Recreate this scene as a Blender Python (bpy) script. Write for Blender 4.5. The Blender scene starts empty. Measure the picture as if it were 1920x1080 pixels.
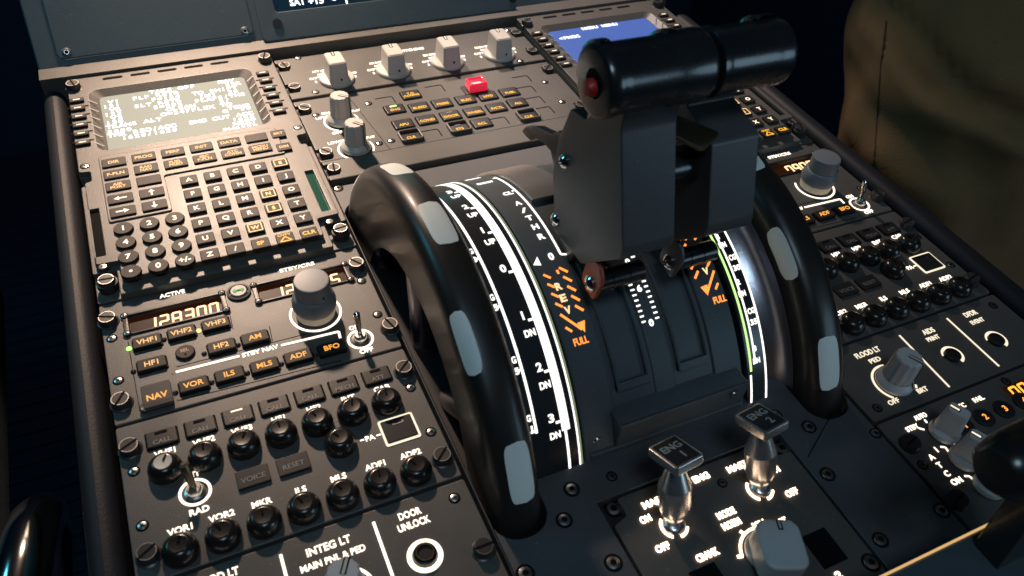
import bpy, bmesh, math, random
from mathutils import Vector, Matrix
random.seed(7)
S = bpy.context.scene
COL = S.collection
R_ = math.radians

# ---------------------------------------------------------------- camera, world, lights, exposure
# World frame: u = +x across the pedestal, v = +y forward, z = away from the pedestal's face; metres.
CF = 1503.865
CR = ((0.9067917094476591, -0.4142577583086117, 0.07822598901973779),
      (-0.24061868627688027, -0.6609315369333757, -0.7108249793734563),
      (0.3461667856559618, 0.6257475634535145, -0.6990053957879079))
CC = (0.05597878121783598, -0.4483323138915265, 0.3331740856065757)
cam = bpy.data.cameras.new('camera')
cam.sensor_width = 36.0
cam.lens = 36.0 * CF / 1920.0
cam.clip_start = 0.01
cam.clip_end = 50
cam.dof.use_dof = True
cam.dof.focus_distance = 0.50
cam.dof.aperture_fstop = 14.0
camo = bpy.data.objects.new('camera', cam)
COL.objects.link(camo)
M = Matrix(((CR[0][0], -CR[1][0], -CR[2][0], CC[0]),
            (CR[0][1], -CR[1][1], -CR[2][1], CC[1]),
            (CR[0][2], -CR[1][2], -CR[2][2], CC[2]), (0, 0, 0, 1)))
camo.matrix_world = M
S.camera = camo

w = bpy.data.worlds.new('World'); S.world = w; w.use_nodes = True
bg = w.node_tree.nodes['Background']
bg.inputs[0].default_value = (0.16, 0.30, 0.55, 1); bg.inputs[1].default_value = 0.016

def lamp(name, kind, loc, aim, energy, color, **k):
    l = bpy.data.lights.new(name, kind); l.energy = energy; l.color = color
    for a, b in k.items(): setattr(l, a, b)
    o = bpy.data.objects.new(name, l); COL.objects.link(o); o.location = loc
    o.rotation_euler = (Vector(aim) - Vector(loc)).to_track_quat('-Z', 'Y').to_euler()
    return o
lamp('pedestal_flood_lamp', 'SPOT', (0.105, 0.56, 0.53), (0.13, 0.065, 0), 66.0, (1.0, 0.73, 0.55),
     spot_size=R_(40), spot_blend=1.0, shadow_soft_size=0.024)
lamp('far_fill_spot', 'SPOT', (0.42, 0.56, 0.53), (0.43, 0.05, 0), 26.0, (1.0, 0.80, 0.70), spot_size=R_(34), spot_blend=1.0, shadow_soft_size=0.024)  # added spot without a visible source, brightens the far keyboard unit
lamp('cabin_dome_lamp', 'AREA', (0.0, -0.75, 1.15), (0.2, -0.2, 0), 3.2, (0.58, 0.80, 1.0), shape='DISK', size=0.34)
lamp('blue_fill_lamp', 'AREA', (1.25, -1.35, 0.42), (0.25, -0.2, 0.1), 2.8, (0.50, 0.78, 1.0), shape='DISK', size=0.55)  # added blue fill from an unseen source, for reflections on lever fronts
lamp('teal_fill_lamp', 'AREA', (-0.55, 0.40, 0.62), (0.18, -0.15, 0.1), 1.3, (0.12, 0.72, 1.0), shape='DISK', size=0.30)  # added teal fill out of view, tints handle end and wheel top

S.view_settings.view_transform = 'Standard'
try: S.view_settings.look = 'None'
except Exception: pass
S.view_settings.exposure = 0.0
S.view_settings.gamma = 1.0
S.view_settings.use_curve_mapping = False
S.cycles.max_bounces = 8
S.cycles.use_denoising = True
S.cycles.sample_clamp_indirect = 3.0

# ---------------------------------------------------------------- picture point -> point on a real surface
def ray(x, y):
    a, b = (x - 960) / CF, (y - 540) / CF
    return Vector([CR[0][i] * a + CR[1][i] * b + CR[2][i] for i in range(3)])
CV = Vector(CC)
def at(x, y, z=0.0):
    d = ray(x, y); s = (z - CC[2]) / d.z; p = CV + d * s
    return (p.x, p.y)
def atu(x, y, u):
    d = ray(x, y); s = (u - CC[0]) / d.x; p = CV + d * s
    return (p.y, p.z)
def atv(x, y, v):
    d = ray(x, y); s = (v - CC[1]) / d.y; p = CV + d * s
    return (p.x, p.z)

# ---------------------------------------------------------------- materials
MATS = {}
def mat(name, col, rough=0.5, metal=0.0, emit=None, es=0.0, bump=0.0, bscale=900.0, coat=0.0, spec=0.5, trans=0.0, mott=0.0, alpha=1.0, ior=1.45, wear=0.0):
    m = bpy.data.materials.new(name); m.use_nodes = True; MATS[name] = m
    nt = m.node_tree; p = nt.nodes['Principled BSDF']
    p.inputs['Base Color'].default_value = (*col, 1)
    p.inputs['Roughness'].default_value = rough
    p.inputs['Metallic'].default_value = metal
    p.inputs['Specular IOR Level'].default_value = spec
    p.inputs['IOR'].default_value = ior
    p.inputs['Coat Weight'].default_value = coat
    p.inputs['Coat Roughness'].default_value = 0.12
    p.inputs['Transmission Weight'].default_value = trans
    p.inputs['Alpha'].default_value = alpha
    if emit:
        p.inputs['Emission Color'].default_value = (*emit, 1)
        p.inputs['Emission Strength'].default_value = es
    if bump or mott or wear:
        tc = nt.nodes.new('ShaderNodeTexCoord')
    if bump:
        n = nt.nodes.new('ShaderNodeTexNoise'); n.inputs['Scale'].default_value = bscale; n.inputs['Detail'].default_value = 3
        nt.links.new(tc.outputs['Object'], n.inputs['Vector'])
        b = nt.nodes.new('ShaderNodeBump'); b.inputs['Strength'].default_value = bump; b.inputs['Distance'].default_value = 0.0005
        nt.links.new(n.outputs['Fac'], b.inputs['Height']); nt.links.new(b.outputs['Normal'], p.inputs['Normal'])
    if mott:
        sp = nt.nodes.new('ShaderNodeTexNoise'); sp.inputs['Scale'].default_value = 620; sp.inputs['Detail'].default_value = 1
        nt.links.new(tc.outputs['Object'], sp.inputs['Vector'])
        cr = nt.nodes.new('ShaderNodeMapRange'); cr.inputs['From Min'].default_value = 0.70; cr.inputs['From Max'].default_value = 0.80; cr.inputs['To Max'].default_value = 0.55
        nt.links.new(sp.outputs['Fac'], cr.inputs['Value'])
        dm = nt.nodes.new('ShaderNodeMix'); dm.data_type = 'RGBA'; dm.inputs['B'].default_value = (*[min(1, c * 2.2 + .02) for c in col], 1)
        nt.links.new(cr.outputs['Result'], dm.inputs['Factor'])
        n2 = nt.nodes.new('ShaderNodeTexNoise'); n2.inputs['Scale'].default_value = 38; n2.inputs['Detail'].default_value = 5
        nt.links.new(tc.outputs['Object'], n2.inputs['Vector'])
        mx = nt.nodes.new('ShaderNodeMix'); mx.data_type = 'RGBA'
        mx.inputs['A'].default_value = (*[c * (1 - mott) for c in col], 1)
        mx.inputs['B'].default_value = (*[c * (1 + mott) for c in col], 1)
        nt.links.new(n2.outputs['Fac'], mx.inputs['Factor']); nt.links.new(mx.outputs['Result'], dm.inputs['A']); nt.links.new(dm.outputs['Result'], p.inputs['Base Color'])
        mr = nt.nodes.new('ShaderNodeMapRange'); mr.inputs['To Min'].default_value = rough - 0.08; mr.inputs['To Max'].default_value = rough + 0.08
        nt.links.new(n2.outputs['Fac'], mr.inputs['Value']); nt.links.new(mr.outputs['Result'], p.inputs['Roughness'])
    return m
PANEL = mat('panel_grey_paint', (0.078, 0.074, 0.068), 0.45, bump=0.22, bscale=1500, mott=0.20, spec=0.38)
MCDUP = mat('keyboard_grey_paint', (0.098, 0.090, 0.080), 0.42, bump=0.26, bscale=1300, mott=0.08, spec=0.38)
DECK = mat('deck_grey_paint', (0.052, 0.056, 0.062), 0.52, bump=0.22, bscale=1500, mott=0.12)
QUADM = mat('quadrant_grey_paint', (0.060, 0.072, 0.078), 0.50, bump=0.2, bscale=1500, mott=0.10)
MIPM = mat('instrument_panel_paint', (0.060, 0.088, 0.100), 0.55, bump=0.2, bscale=1300, mott=0.10)
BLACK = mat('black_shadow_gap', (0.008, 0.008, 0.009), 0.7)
RAILM = mat('rail_black_paint', (0.013, 0.014, 0.018), 0.55, spec=0.25, bump=0.3, bscale=700)
KEY = mat('key_dark_brown_plastic', (0.026, 0.021, 0.018), 0.55, bump=0.12, bscale=1800, spec=0.22)
KEYG = mat('key_gloss_plastic', (0.020, 0.019, 0.020), 0.36, spec=0.3, bump=0.08, bscale=1500)
FAST = mat('fastener_dark_metal', (0.05, 0.048, 0.046), 0.36, metal=0.35, bump=0.1, mott=0.2)
SCREW = mat('screw_bright_metal', (0.55, 0.52, 0.49), 0.30, metal=1.0, bump=0.1)
CHROME = mat('polished_chrome', (0.74, 0.72, 0.68), 0.10, metal=1.0)
STEEL = mat('turned_steel', (0.80, 0.76, 0.72), 0.27, metal=0.92)
BRASS = mat('bronze_plate', (0.33, 0.27, 0.18), 0.32, metal=1.0, bump=0.2, bscale=300)
FLANGE = mat('wheel_hub_metal', (0.40, 0.38, 0.41), 0.30, metal=1.0, bump=0.12, bscale=500)
GREYK = mat('knob_light_grey_plastic', (0.46, 0.43, 0.39), 0.42, bump=0.05)
KNOBM = mat('knob_mid_grey_plastic', (0.42, 0.42, 0.42), 0.42, bump=0.05)
GREYD = mat('knob_blue_grey_plastic', (0.16, 0.17, 0.18), 0.45, bump=0.05)
CREAM = mat('knob_cream_skirt_plastic', (0.60, 0.52, 0.40), 0.5)  # cream plastic of the tuning knob skirt, no emission
ACPK = mat('black_gloss_plastic', (0.014, 0.012, 0.011), 0.26, coat=0.15, bump=0.05, bscale=400)
RIM = mat('trim_wheel_black_plastic', (0.017, 0.014, 0.012), 0.38, coat=0.08, bump=0.08, bscale=300)
INSERT = mat('pale_grip_marking', (0.70, 0.73, 0.68), 0.5, bump=0.05)
LEVER = mat('lever_black_paint', (0.055, 0.055, 0.057), 0.40, bump=0.06, bscale=900, mott=0.2)
GRIP = mat('handle_black_plastic', (0.013, 0.014, 0.016), 0.27, bump=0.08, bscale=700, coat=0.3, mott=0.25)
REDB = mat('red_button_plastic', (0.42, 0.02, 0.02), 0.4)
REDP = mat('red_latch_paint', (0.34, 0.055, 0.025), 0.4)
GLASS = mat('clear_guard_plastic', (0.75, 0.68, 0.66), 0.06, alpha=0.03, spec=0.25)
REDG = mat('red_lit_guard_plastic', (0.75, 0.03, 0.06), 0.12, emit=(1.0, 0.02, 0.07), es=0.55, coat=0.6)
PINKL = mat('red_lamp_lit_legend', (1, 0.5, 0.5), 0.4, emit=(1.0, 0.42, 0.40), es=1.6)
INK = mat('black_ink', (0.005, 0.005, 0.005), 0.8, spec=0.08)
DIMTXT = mat('unlit_grey_lettering', (0.17, 0.16, 0.15), 0.5)
SILTXT = mat('engraved_silver_lettering', (0.36, 0.36, 0.35), 0.5)
def em(name, col, s): return mat(name, (0.02, 0.02, 0.02), 0.6, emit=col, es=s)
WHITE = em('backlit_white_lettering', (1.0, 0.83, 0.66), 2.2)
WHITEW = em('backlit_warm_lettering', (1.0, 0.86, 0.64), 1.15)
WHITEK = em('backlit_key_lettering', (1.0, 0.82, 0.60), 1.6)
AMBER = em('backlit_amber_lettering', (1.0, 0.40, 0.055), 1.25)
AMBERW = em('backlit_pale_amber_lettering', (1.0, 0.52, 0.17), 1.15)
BOXED = em('backlit_bright_amber_lettering', (1.0, 0.60, 0.22), 1.6)
YELLOW = em('backlit_yellow_lettering', (1.0, 0.47, 0.02), 1.3)
ORANGE = em('reverse_orange_marking', (1.0, 0.27, 0.045), 1.9)
DIGIT = em('segment_display_digit', (1.0, 0.56, 0.28), 2.4)
WINDOW = mat('display_window_brown', (0.010, 0.003, 0.002), 0.4, spec=0.1, emit=(1.0, 0.20, 0.03), es=0.022)
SCALEW = em('scale_white_marking', (1.0, 0.97, 0.90), 1.7)
SCALEG = em('scale_green_marking', (0.60, 1.0, 0.30), 1.3)
SCALEE = em('scale_edge_glow', (0.80, 0.95, 0.55), 0.26)
SCALEB = mat('scale_black_plastic', (0.022, 0.024, 0.026), 0.26, bump=0.08)
GREENL = em('green_lamp', (0.38, 1.0, 0.18), 2.4)
AMBL = em('amber_lamp', (1.0, 0.7, 0.3), 1.6)
GREENB = em('green_arrow_lamp', (0.10, 0.62, 0.07), 0.55)
GREENW = mat('green_filter_glass', (0.004, 0.05, 0.035), 0.08, emit=(0.0, 0.26, 0.13), es=0.10, coat=1.0)
SCR_L = mat('screen_pale_olive', (0.008, 0.008, 0.008), 0.5, spec=0.1, emit=(0.46, 0.44, 0.34), es=1.05)
SCR_R = mat('screen_blue', (0.02, 0.03, 0.06), 0.3, emit=(0.075, 0.15, 0.52), es=0.85)
SCR_D = mat('screen_dark_blue', (0.006, 0.012, 0.02), 0.10, emit=(0.03, 0.12, 0.22), es=0.12)
SCR_T = em('screen_teal_glow', (0.03, 0.58, 0.62), 3.0)
SCRTXT = em('screen_white_text', (0.90, 0.95, 1.0), 2.0)
FLOORM = mat('floor_dark_rubber', (0.012, 0.022, 0.048), 0.7, bump=0.5, bscale=60)
WALLM = mat('side_wall_dark_paint', (0.022, 0.045, 0.095), 0.7, mott=0.2)
SEATM = mat('seat_dark_fabric', (0.018, 0.030, 0.042), 0.85, bump=0.9, bscale=260, mott=0.35)
TROU = mat('khaki_cotton', (0.160, 0.092, 0.036), 0.9, bump=0.5, bscale=700, mott=0.18)
SHIRT = mat('olive_cotton', (0.105, 0.072, 0.022), 0.9, bump=0.5, bscale=600, mott=0.18)
BELTM = mat('dark_brown_thread', (0.060, 0.030, 0.012), 0.9)
SKIN = mat('skin', (0.42, 0.24, 0.17), 0.5)
HAIR = mat('dark_hair', (0.02, 0.014, 0.01), 0.5)
FLAPB = mat('flap_quadrant_paint', (0.045, 0.060, 0.070), 0.45, bump=0.2)
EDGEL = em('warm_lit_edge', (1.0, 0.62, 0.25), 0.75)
CTR = em('counter_white_marking', (1.0, 0.97, 0.92), 1.9)
FLUSH = mat('fluorescent_lining', (0.5, 0.5, 0.5), 0.5)

# ---------------------------------------------------------------- mesh builder
ORG = {}
class B:
    def __init__(s): s.v = []; s.f = []; s.m = []
    def raw(s, vs, fs, mi=0):
        o = len(s.v); s.v += [tuple(p) for p in vs]; s.f += [tuple(i + o for i in f) for f in fs]; s.m += [mi] * len(fs); return s
    def mesh(s, me, mi=0, fn=None):
        vs = [tuple(p.co) for p in me.vertices]
        if fn: vs = [fn(p) for p in vs]
        s.raw(vs, [tuple(p.vertices) for p in me.polygons], mi); bpy.data.meshes.remove(me); return s
    def plate(s, loops, z0, z1, bev=0.0, mi=0, fn=None, seg=1):
        """flat plate; first loop is the outline, more loops are holes"""
        cu = bpy.data.curves.new('t', 'CURVE'); cu.dimensions = '2D'; cu.fill_mode = 'BOTH'
        for lp in loops:
            sp = cu.splines.new('POLY'); sp.points.add(len(lp) - 1)
            for i, p in enumerate(lp): sp.points[i].co = (p[0], p[1], 0, 1)
            sp.use_cyclic_u = True
        h = (z1 - z0) / 2
        cu.extrude = max(h - bev, 1e-6); cu.bevel_depth = bev; cu.bevel_resolution = seg - 1; cu.offset = -bev
        ob = bpy.data.objects.new('t', cu); me = bpy.data.meshes.new_from_object(ob)
        bpy.data.objects.remove(ob); bpy.data.curves.remove(cu)
        c = (z0 + z1) / 2
        g = (lambda p: (p[0], p[1], p[2] + c))
        return s.mesh(me, mi, (lambda p: fn(g(p))) if fn else g)
    def box(s, x0, x1, y0, y1, z0, z1, mi=0, fn=None):
        vs = [(x, y, z) for z in (z0, z1) for y in (y0, y1) for x in (x0, x1)]
        if fn: vs = [fn(p) for p in vs]
        return s.raw(vs, [(0, 2, 3, 1), (4, 5, 7, 6), (0, 1, 5, 4), (2, 6, 7, 3), (0, 4, 6, 2), (1, 3, 7, 5)], mi)
    def lathe(s, prof, n=32, mat4=None, mi=0, flute=0, fdep=0.0, a0=0.0, a1=2 * math.pi):
        full = abs(a1 - a0 - 2 * math.pi) < 1e-6; k = n if full else n + 1
        vs = []
        for i in range(k):
            a = a0 + (a1 - a0) * i / n
            q = 1 - fdep * (0.5 + 0.5 * math.cos(a * flute)) if flute else 1
            for (r, z) in prof:
                rr = r * q
                vs.append((rr * math.cos(a), rr * math.sin(a), z))
        m = len(prof); fs = []
        for i in range(n):
            j = (i + 1) % k
            for t in range(m - 1): fs.append((i * m + t, j * m + t, j * m + t + 1, i * m + t + 1))
        if mat4 is not None: vs = [tuple(mat4 @ Vector(p)) for p in vs]
        return s.raw(vs, fs, mi)
    def cyl(s, p0, p1, r, n=16, mi=0, r1=None, cap=True):
        p0 = Vector(p0); p1 = Vector(p1); d = p1 - p0
        q = d.to_track_quat('Z', 'Y').to_matrix().to_4x4(); q.translation = p0
        L = d.length; r1 = r if r1 is None else r1
        prof = [(r, 0), (r1, L)]
        if cap: prof = [(0, 0)] + prof + [(0, L)]
        return s.lathe(prof, n, q, mi)
    def tube(s, pts, r, n=8, mi=0):
        pts = [Vector(p) for p in pts]; rings = []
        up = Vector((0.13, 0.21, 0.97))
        for i, p in enumerate(pts):
            d = (pts[min(i + 1, len(pts) - 1)] - pts[max(i - 1, 0)]).normalized()
            a = d.cross(up).normalized(); b = a.cross(d)
            rr = r[i] if isinstance(r, (list, tuple)) else r
            rings.append([p + (a * math.cos(t) + b * math.sin(t)) * rr for t in [2 * math.pi * k / n for k in range(n)]])
        vs = [q for rg in rings for q in rg]
        fs = [(i * n + k, i * n + (k + 1) % n, (i + 1) * n + (k + 1) % n, (i + 1) * n + k) for i in range(len(pts) - 1) for k in range(n)]
        fs += [tuple(range(n - 1, -1, -1)), tuple((len(pts) - 1) * n + k for k in range(n))]
        return s.raw(vs, fs, mi)
    def text(s, t, cx, cy, h, w=None, z=0.0, mi=0, bold=0.030, fn=None, ext=0.0001, align='C', rot=0.0):
        """lettering lying in the u-v plane; h = cap height, w = total width (None: natural)"""
        cu = bpy.data.curves.new('t', 'FONT'); cu.body = t; cu.size = h / 0.727; cu.extrude = ext; cu.offset = bold * cu.size
        cu.resolution_u = 3
        ob = bpy.data.objects.new('t', cu); me = bpy.data.meshes.new_from_object(ob)
        bpy.data.objects.remove(ob); bpy.data.curves.remove(cu)
        if not me.vertices: return s
        xs = [p.co.x for p in me.vertices]; x0, x1 = min(xs), max(xs)
        k = (w / (x1 - x0)) if w else 1.0
        c, sn = math.cos(rot), math.sin(rot)
        mid = (x0 + x1) / 2 if align == 'C' else x0
        def g(p):
            x = (p[0] - mid) * k; y = p[1] - h / 2
            q = (cx + x * c - y * sn, cy + x * sn + y * c, z + ext + p[2])
            return fn(q) if fn else q
        return s.mesh(me, mi, g)
    def bar(s, x0, y0, x1, y1, wd, z=0.0, mi=0, th=0.0002, fn=None):
        d = Vector((x1 - x0, y1 - y0)); n = Vector((-d.y, d.x)).normalized() * wd / 2
        P = [(x0 + n.x, y0 + n.y), (x1 + n.x, y1 + n.y), (x1 - n.x, y1 - n.y), (x0 - n.x, y0 - n.y)]
        vs = [(p[0], p[1], zz) for zz in (z, z + th) for p in P]
        if fn: vs = [fn(p) for p in vs]
        return s.raw(vs, [(3, 2, 1, 0), (4, 5, 6, 7), (0, 1, 5, 4), (1, 2, 6, 5), (2, 3, 7, 6), (3, 0, 4, 7)], mi)
    def arc(s, cx, cy, r, wd, a0, a1, z=0.0, mi=0, th=0.0002, n=40):
        vs = []; fs = []
        for i in range(n + 1):
            a = R_(a0 + (a1 - a0) * i / n)
            for rr, zz in ((r - wd / 2, z), (r + wd / 2, z), (r + wd / 2, z + th), (r - wd / 2, z + th)):
                vs.append((cx + rr * math.cos(a), cy + rr * math.sin(a), zz))
        for i in range(n):
            o = i * 4
            for k in range(4): fs.append((o + k, o + (k + 1) % 4, o + 4 + (k + 1) % 4, o + 4 + k))
        if abs(a1 - a0) < 359.9: fs += [(0, 3, 2, 1), (n * 4, n * 4 + 1, n * 4 + 2, n * 4 + 3)]
        return s.raw(vs, fs, mi)
    def build(s, name, mats, parent=None, angle=35, label=None):
        me = bpy.data.meshes.new(name)
        o = ORG.get(parent.name, Vector((0, 0, 0))) if parent else Vector((0, 0, 0))
        me.from_pydata([(p[0] - o.x, p[1] - o.y, p[2] - o.z) for p in s.v], [], s.f)
        mats = mats if isinstance(mats, (list, tuple)) else [mats]
        for m in mats: me.materials.append(m)
        if len(mats) > 1: me.polygons.foreach_set('material_index', s.m)
        bm = bmesh.new(); bm.from_mesh(me)
        bmesh.ops.remove_doubles(bm, verts=bm.verts, dist=1e-6)
        bmesh.ops.recalc_face_normals(bm, faces=bm.faces)
        bm.to_mesh(me); bm.free()
        me.polygons.foreach_set('use_smooth', [True] * len(me.polygons))
        me.set_sharp_from_angle(angle=R_(angle)); me.update()
        ob = bpy.data.objects.new(name, me); COL.objects.link(ob)
        wn = ob.modifiers.new('normals', 'WEIGHTED_NORMAL'); wn.keep_sharp = True; wn.weight = 80
        if parent: ob.parent = parent
        ORG[ob.name] = o.copy()
        if label: ob['label'] = label
        return ob

def thing(name, loc, label, cat, group=None):
    o = bpy.data.objects.new(name, None); COL.objects.link(o); o.location = loc; o.empty_display_size = 0.02
    ORG[o.name] = Vector(loc); tag(o, label, cat, group); return o
def tag(o, label, cat, group=None):
    o['label'] = label; o['category'] = cat
    if group: o['group'] = group

def rrect(cx, cy, w, h, r, n=5):
    r = min(r, w / 2 - 1e-5, h / 2 - 1e-5); P = []
    for (sx, sy, a) in ((1, 1, 0), (-1, 1, 90), (-1, -1, 180), (1, -1, 270)):
        for i in range(n + 1):
            t = R_(a + 90 * i / n); P.append((cx + sx * (w / 2 - r) + r * math.cos(t), cy + sy * (h / 2 - r) + r * math.sin(t)))
    return P
def circ(cx, cy, r, n=32): return [(cx + r * math.cos(2 * math.pi * i / n), cy + r * math.sin(2 * math.pi * i / n)) for i in range(n)]
def roundpoly(P, r, n=4):
    out = []; N = len(P)
    for i in range(N):
        a, b, c = Vector(P[i - 1]), Vector(P[i]), Vector(P[(i + 1) % N])
        d1 = (a - b); d2 = (c - b); q = min(r, d1.length * .45, d2.length * .45)
        p1 = b + d1.normalized() * q; p2 = b + d2.normalized() * q
        for k in range(n + 1):
            t = k / n; out.append(tuple((1 - t) ** 2 * p1 + 2 * t * (1 - t) * b + t * t * p2))
    return out
def T(x, y, z=0.0): return Matrix.Translation((x, y, z))

# ---------------------------------------------------------------- small repeated parts
def dzus(par, u, v, z=0.0, ang=None, r=0.0046, tall=0.0045):
    """slotted quarter-turn panel fastener"""
    ang = random.uniform(0, 180) if ang is None else ang
    b = B(); b.lathe([(r * 1.22, -0.004), (r * 1.22, z * 0 + 0.0004), (r * 1.05, 0.0008), (r, tall * .75), (r * .93, tall), (0, tall)], 24, T(u, v, z))
    c, s = math.cos(R_(ang)), math.sin(R_(ang))
    b.bar(u - c * r * .95, v - s * r * .95, u + c * r * .95, v + s * r * .95, r * .26, z + tall, 1, 0.00012)
    b.arc(u, v, r * .86, r * .10, 0, 360, z + tall, 2, 0.0001, 24)
    return b.build('fastener', [FAST, INK, SCREW], par)
def screw(par, u, v, z=0.0, r=0.0021, hexs=False, mt=None, tall=0.0007):
    ang = random.uniform(0, 90); b = B()
    b.lathe([(r * 1.35, -0.0002), (r * 1.35, 0.00015), (r * 1.02, 0.00016)], 20, T(u, v, z), 1)
    b.lathe([(r, 0), (r * .93, tall * .6), (r * .6, tall), (0, tall * 1.1)], 20, T(u, v, z))
    if hexs: b.lathe([(r * .5, tall * 1.12), (0, tall * 1.12)], 6, T(u, v, z), 1)
    else:
        for k in (0, 90):
            c, s = math.cos(R_(ang + k)), math.sin(R_(ang + k)); q = r * .55
            b.bar(u - c * q, v - s * q, u + c * q, v + s * q, r * .24, z + tall * 1.05, 1, 0.0001)
    return b.build('screw', [mt or SCREW, INK], par)
def rect_key(par, u, v, w, h, z0, z1, lines, mt, tmat, lh=0.0028, lw=None, boxed=False, r=0.0008, dy=0.0, name='key', dx=0.0, bold=0.028):
    b = B(); b.plate([rrect(u, v, w, h, r, 3)], z0, z1, 0.0006, 0, seg=2)
    n = len(lines)
    for i, t in enumerate(lines):
        yy = v + dy + (n - 1) * lh * 0.58 - i * lh * 1.16
        if t: b.text(t, u + dx, yy, lh, (lw[i] if lw else None), z1, 1, bold)
    if boxed:
        hw, hh = w * .37, h * .38
        for (x0, y0, x1, y1) in ((-hw, hh, hw, hh), (-hw, -hh, hw, -hh), (-hw, -hh, -hw, hh), (hw, -hh, hw, hh)):
            b.bar(u + x0, v + y0, u + x1, v + y1, 0.0006, z1, 1)
    return b.build(name, [mt, tmat], par)
def arrow(b, u, v, dx, dy, L, z, mi):
    """arrow centred at u,v pointing dx,dy"""
    d = Vector((dx, dy)); n = Vector((-dy, dx))
    a = Vector((u, v)) - d * L / 2; e = Vector((u, v)) + d * L / 2; k = e - d * L * .4
    b.bar(a.x, a.y, k.x, k.y, 0.0011, z, mi)
    P = [k + n * .0019, e, k - n * .0019]
    b.raw([(p.x, p.y, zz) for zz in (z, z + .0002) for p in P], [(2, 1, 0), (3, 4, 5), (0, 1, 4, 3), (1, 2, 5, 4), (2, 0, 3, 5)], mi)
SEG = {'0': 'abcdef', '1': 'bc', '2': 'abged', '3': 'abgcd', '5': 'afgcd', '7': 'fabc', '8': 'abcdefg', '9': 'abcfgd', '6': 'afgedc', '4': 'fgbc'}
def digits(b, s, u, v, h, pitch, z, mi, wd=0.0011):
    """seven-segment digits, left edge u, baseline v"""
    W = pitch * .62
    for i, ch in enumerate(s):
        x = u + i * pitch
        if ch == ' ': continue
        if ch == '.': b.bar(x - pitch * .2, v, x - pitch * .2, v + wd, wd, z, mi); continue
        sl = 0.08
        q = {'a': (0, h, W, h), 'b': (W, h, W, h / 2), 'c': (W, h / 2, W, 0), 'd': (0, 0, W, 0), 'e': (0, 0, 0, h / 2), 'f': (0, h / 2, 0, h), 'g': (0, h / 2, W, h / 2)}
        for g in SEG[ch]:
            x0, y0, x1, y1 = q[g]
            b.bar(x + x0 + y0 * sl, v + y0, x + x1 + y1 * sl, v + y1, wd, z, mi)
def toggle(par, u, v, tip, mt=CHROME, h=0.017, r=0.0019, name='toggle_switch', ring=True):
    b = B()
    b.lathe([(0.0046, 0), (0.0046, 0.0008), (0.0036, 0.0012), (0.0036, 0.003), (0.0028, 0.0042), (0, 0.0042)], 24, T(u, v), 0)
    p0 = Vector((u, v, 0.003)); p1 = Vector((u + tip[0], v + tip[1], h))
    d = p1 - p0
    b.tube([p0 + d * t for t in (0, .15, .5, .8, .93, 1.0)], [r * .62, r * .66, r * .86, r, r * .96, r * .5], 12, 1)
    o = b.build(name, [SCREW, mt], par)
    if ring:
        q = B(); q.arc(u, v, 0.0066, 0.0013, 0, 360, 0.0001, 0); q.build('lit_ring', WHITE, o)
    return o
def fluted_knob(par, u, v, zt, ang, r=0.0071, skirt=0.0102, mt=GREYK, name='knob', line=True):
    b = B()
    b.lathe([(0, 0.001), (skirt, 0.001), (skirt, 0.0028), (skirt * .96, 0.0036), (r * 1.12, 0.0052), (r * 1.06, 0.006)], 40, T(u, v))
    b.lathe([(r * 1.06, 0.0055), (r, zt - .0016), (r * .95, zt - .0005), (r * .86, zt), (0, zt)], 72, T(u, v), 0, 12, 0.07)
    if line:
        c, s = math.cos(R_(ang)), math.sin(R_(ang)); px_, py_ = -s, c
        for mi, wd, e in ((1, 0.0026, 0.00012), (2, 0.0012, 0.00025)):
            b.bar(u - c * r * .1, v - s * r * .1, u + c * r * .93, v + s * r * .93, wd, zt, mi, e)
            Z = [(r * .95, zt + e), (r * 1.05 + e, zt - .0015), (r * 1.13 + e, 0.0062), (skirt * .98, 0.0036 + e), (skirt + e, 0.0026)]
            vs = []
            for (rr, zz) in Z:
                for sg in (-1, 1): vs.append((u + c * rr + px_ * sg * wd / 2, v + s * rr + py_ * sg * wd / 2, zz))
            b.raw(vs, [(2 * i, 2 * i + 1, 2 * i + 3, 2 * i + 2) for i in range(len(Z) - 1)], mi)
    return b.build(name, [mt, INK, GREYK], par)
def bar_knob(par, u, v, zt, ang=90, r=0.0135, w=0.0138, mt=GREYK, name='knob'):
    """round skirt under a tall block grip with a white pointer line on its top"""
    b = B(); c, s = math.cos(R_(ang - 90)), math.sin(R_(ang - 90))
    f = lambda p: (u + p[0] * c - p[1] * s, v + p[0] * s + p[1] * c, p[2])
    b.lathe([(0, 0.001), (r, 0.001), (r, 0.0028), (r * .95, 0.0036), (w * .5, 0.0046)], 40, T(u, v))
    L = r * 1.66
    loop0 = rrect(0, -r * .04, w * 1.10, L * 1.04, 0.0030, 5); loop1 = rrect(0, r * .03, w * .96, L * .84, 0.0022, 5); loop2 = rrect(0, r * .03, w * .84, L * .74, 0.0016, 5)
    vs = []
    for lp, z in ((loop0, 0.003), (loop1, zt - .0009), (loop2, zt)): vs += [f((p[0], p[1], z)) for p in lp]
    n = len(loop0); fs = [(k * n + i, k * n + (i + 1) % n, (k + 1) * n + (i + 1) % n, (k + 1) * n + i) for k in range(2) for i in range(n)]
    fs.append(tuple(2 * n + i for i in range(n))); b.raw(vs, fs)
    y1 = r * .03 + L * .36
    b.bar(0, y1 - .0052, 0, y1, 0.0026, zt, 1, 0.00012, f); b.bar(0, y1 - .0046, 0, y1, 0.0011, zt, 2, 0.00025, f)
    b.lathe([(0.0009, 0), (0, 0)], 10, T(*f((0.0008, -r * .03 - L * .535, 0))[:2], 0.0075) @ Matrix.Rotation(R_(90), 4, 'X'), 1)
    return b.build(name, [mt, INK, WHITEW], par)
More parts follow.
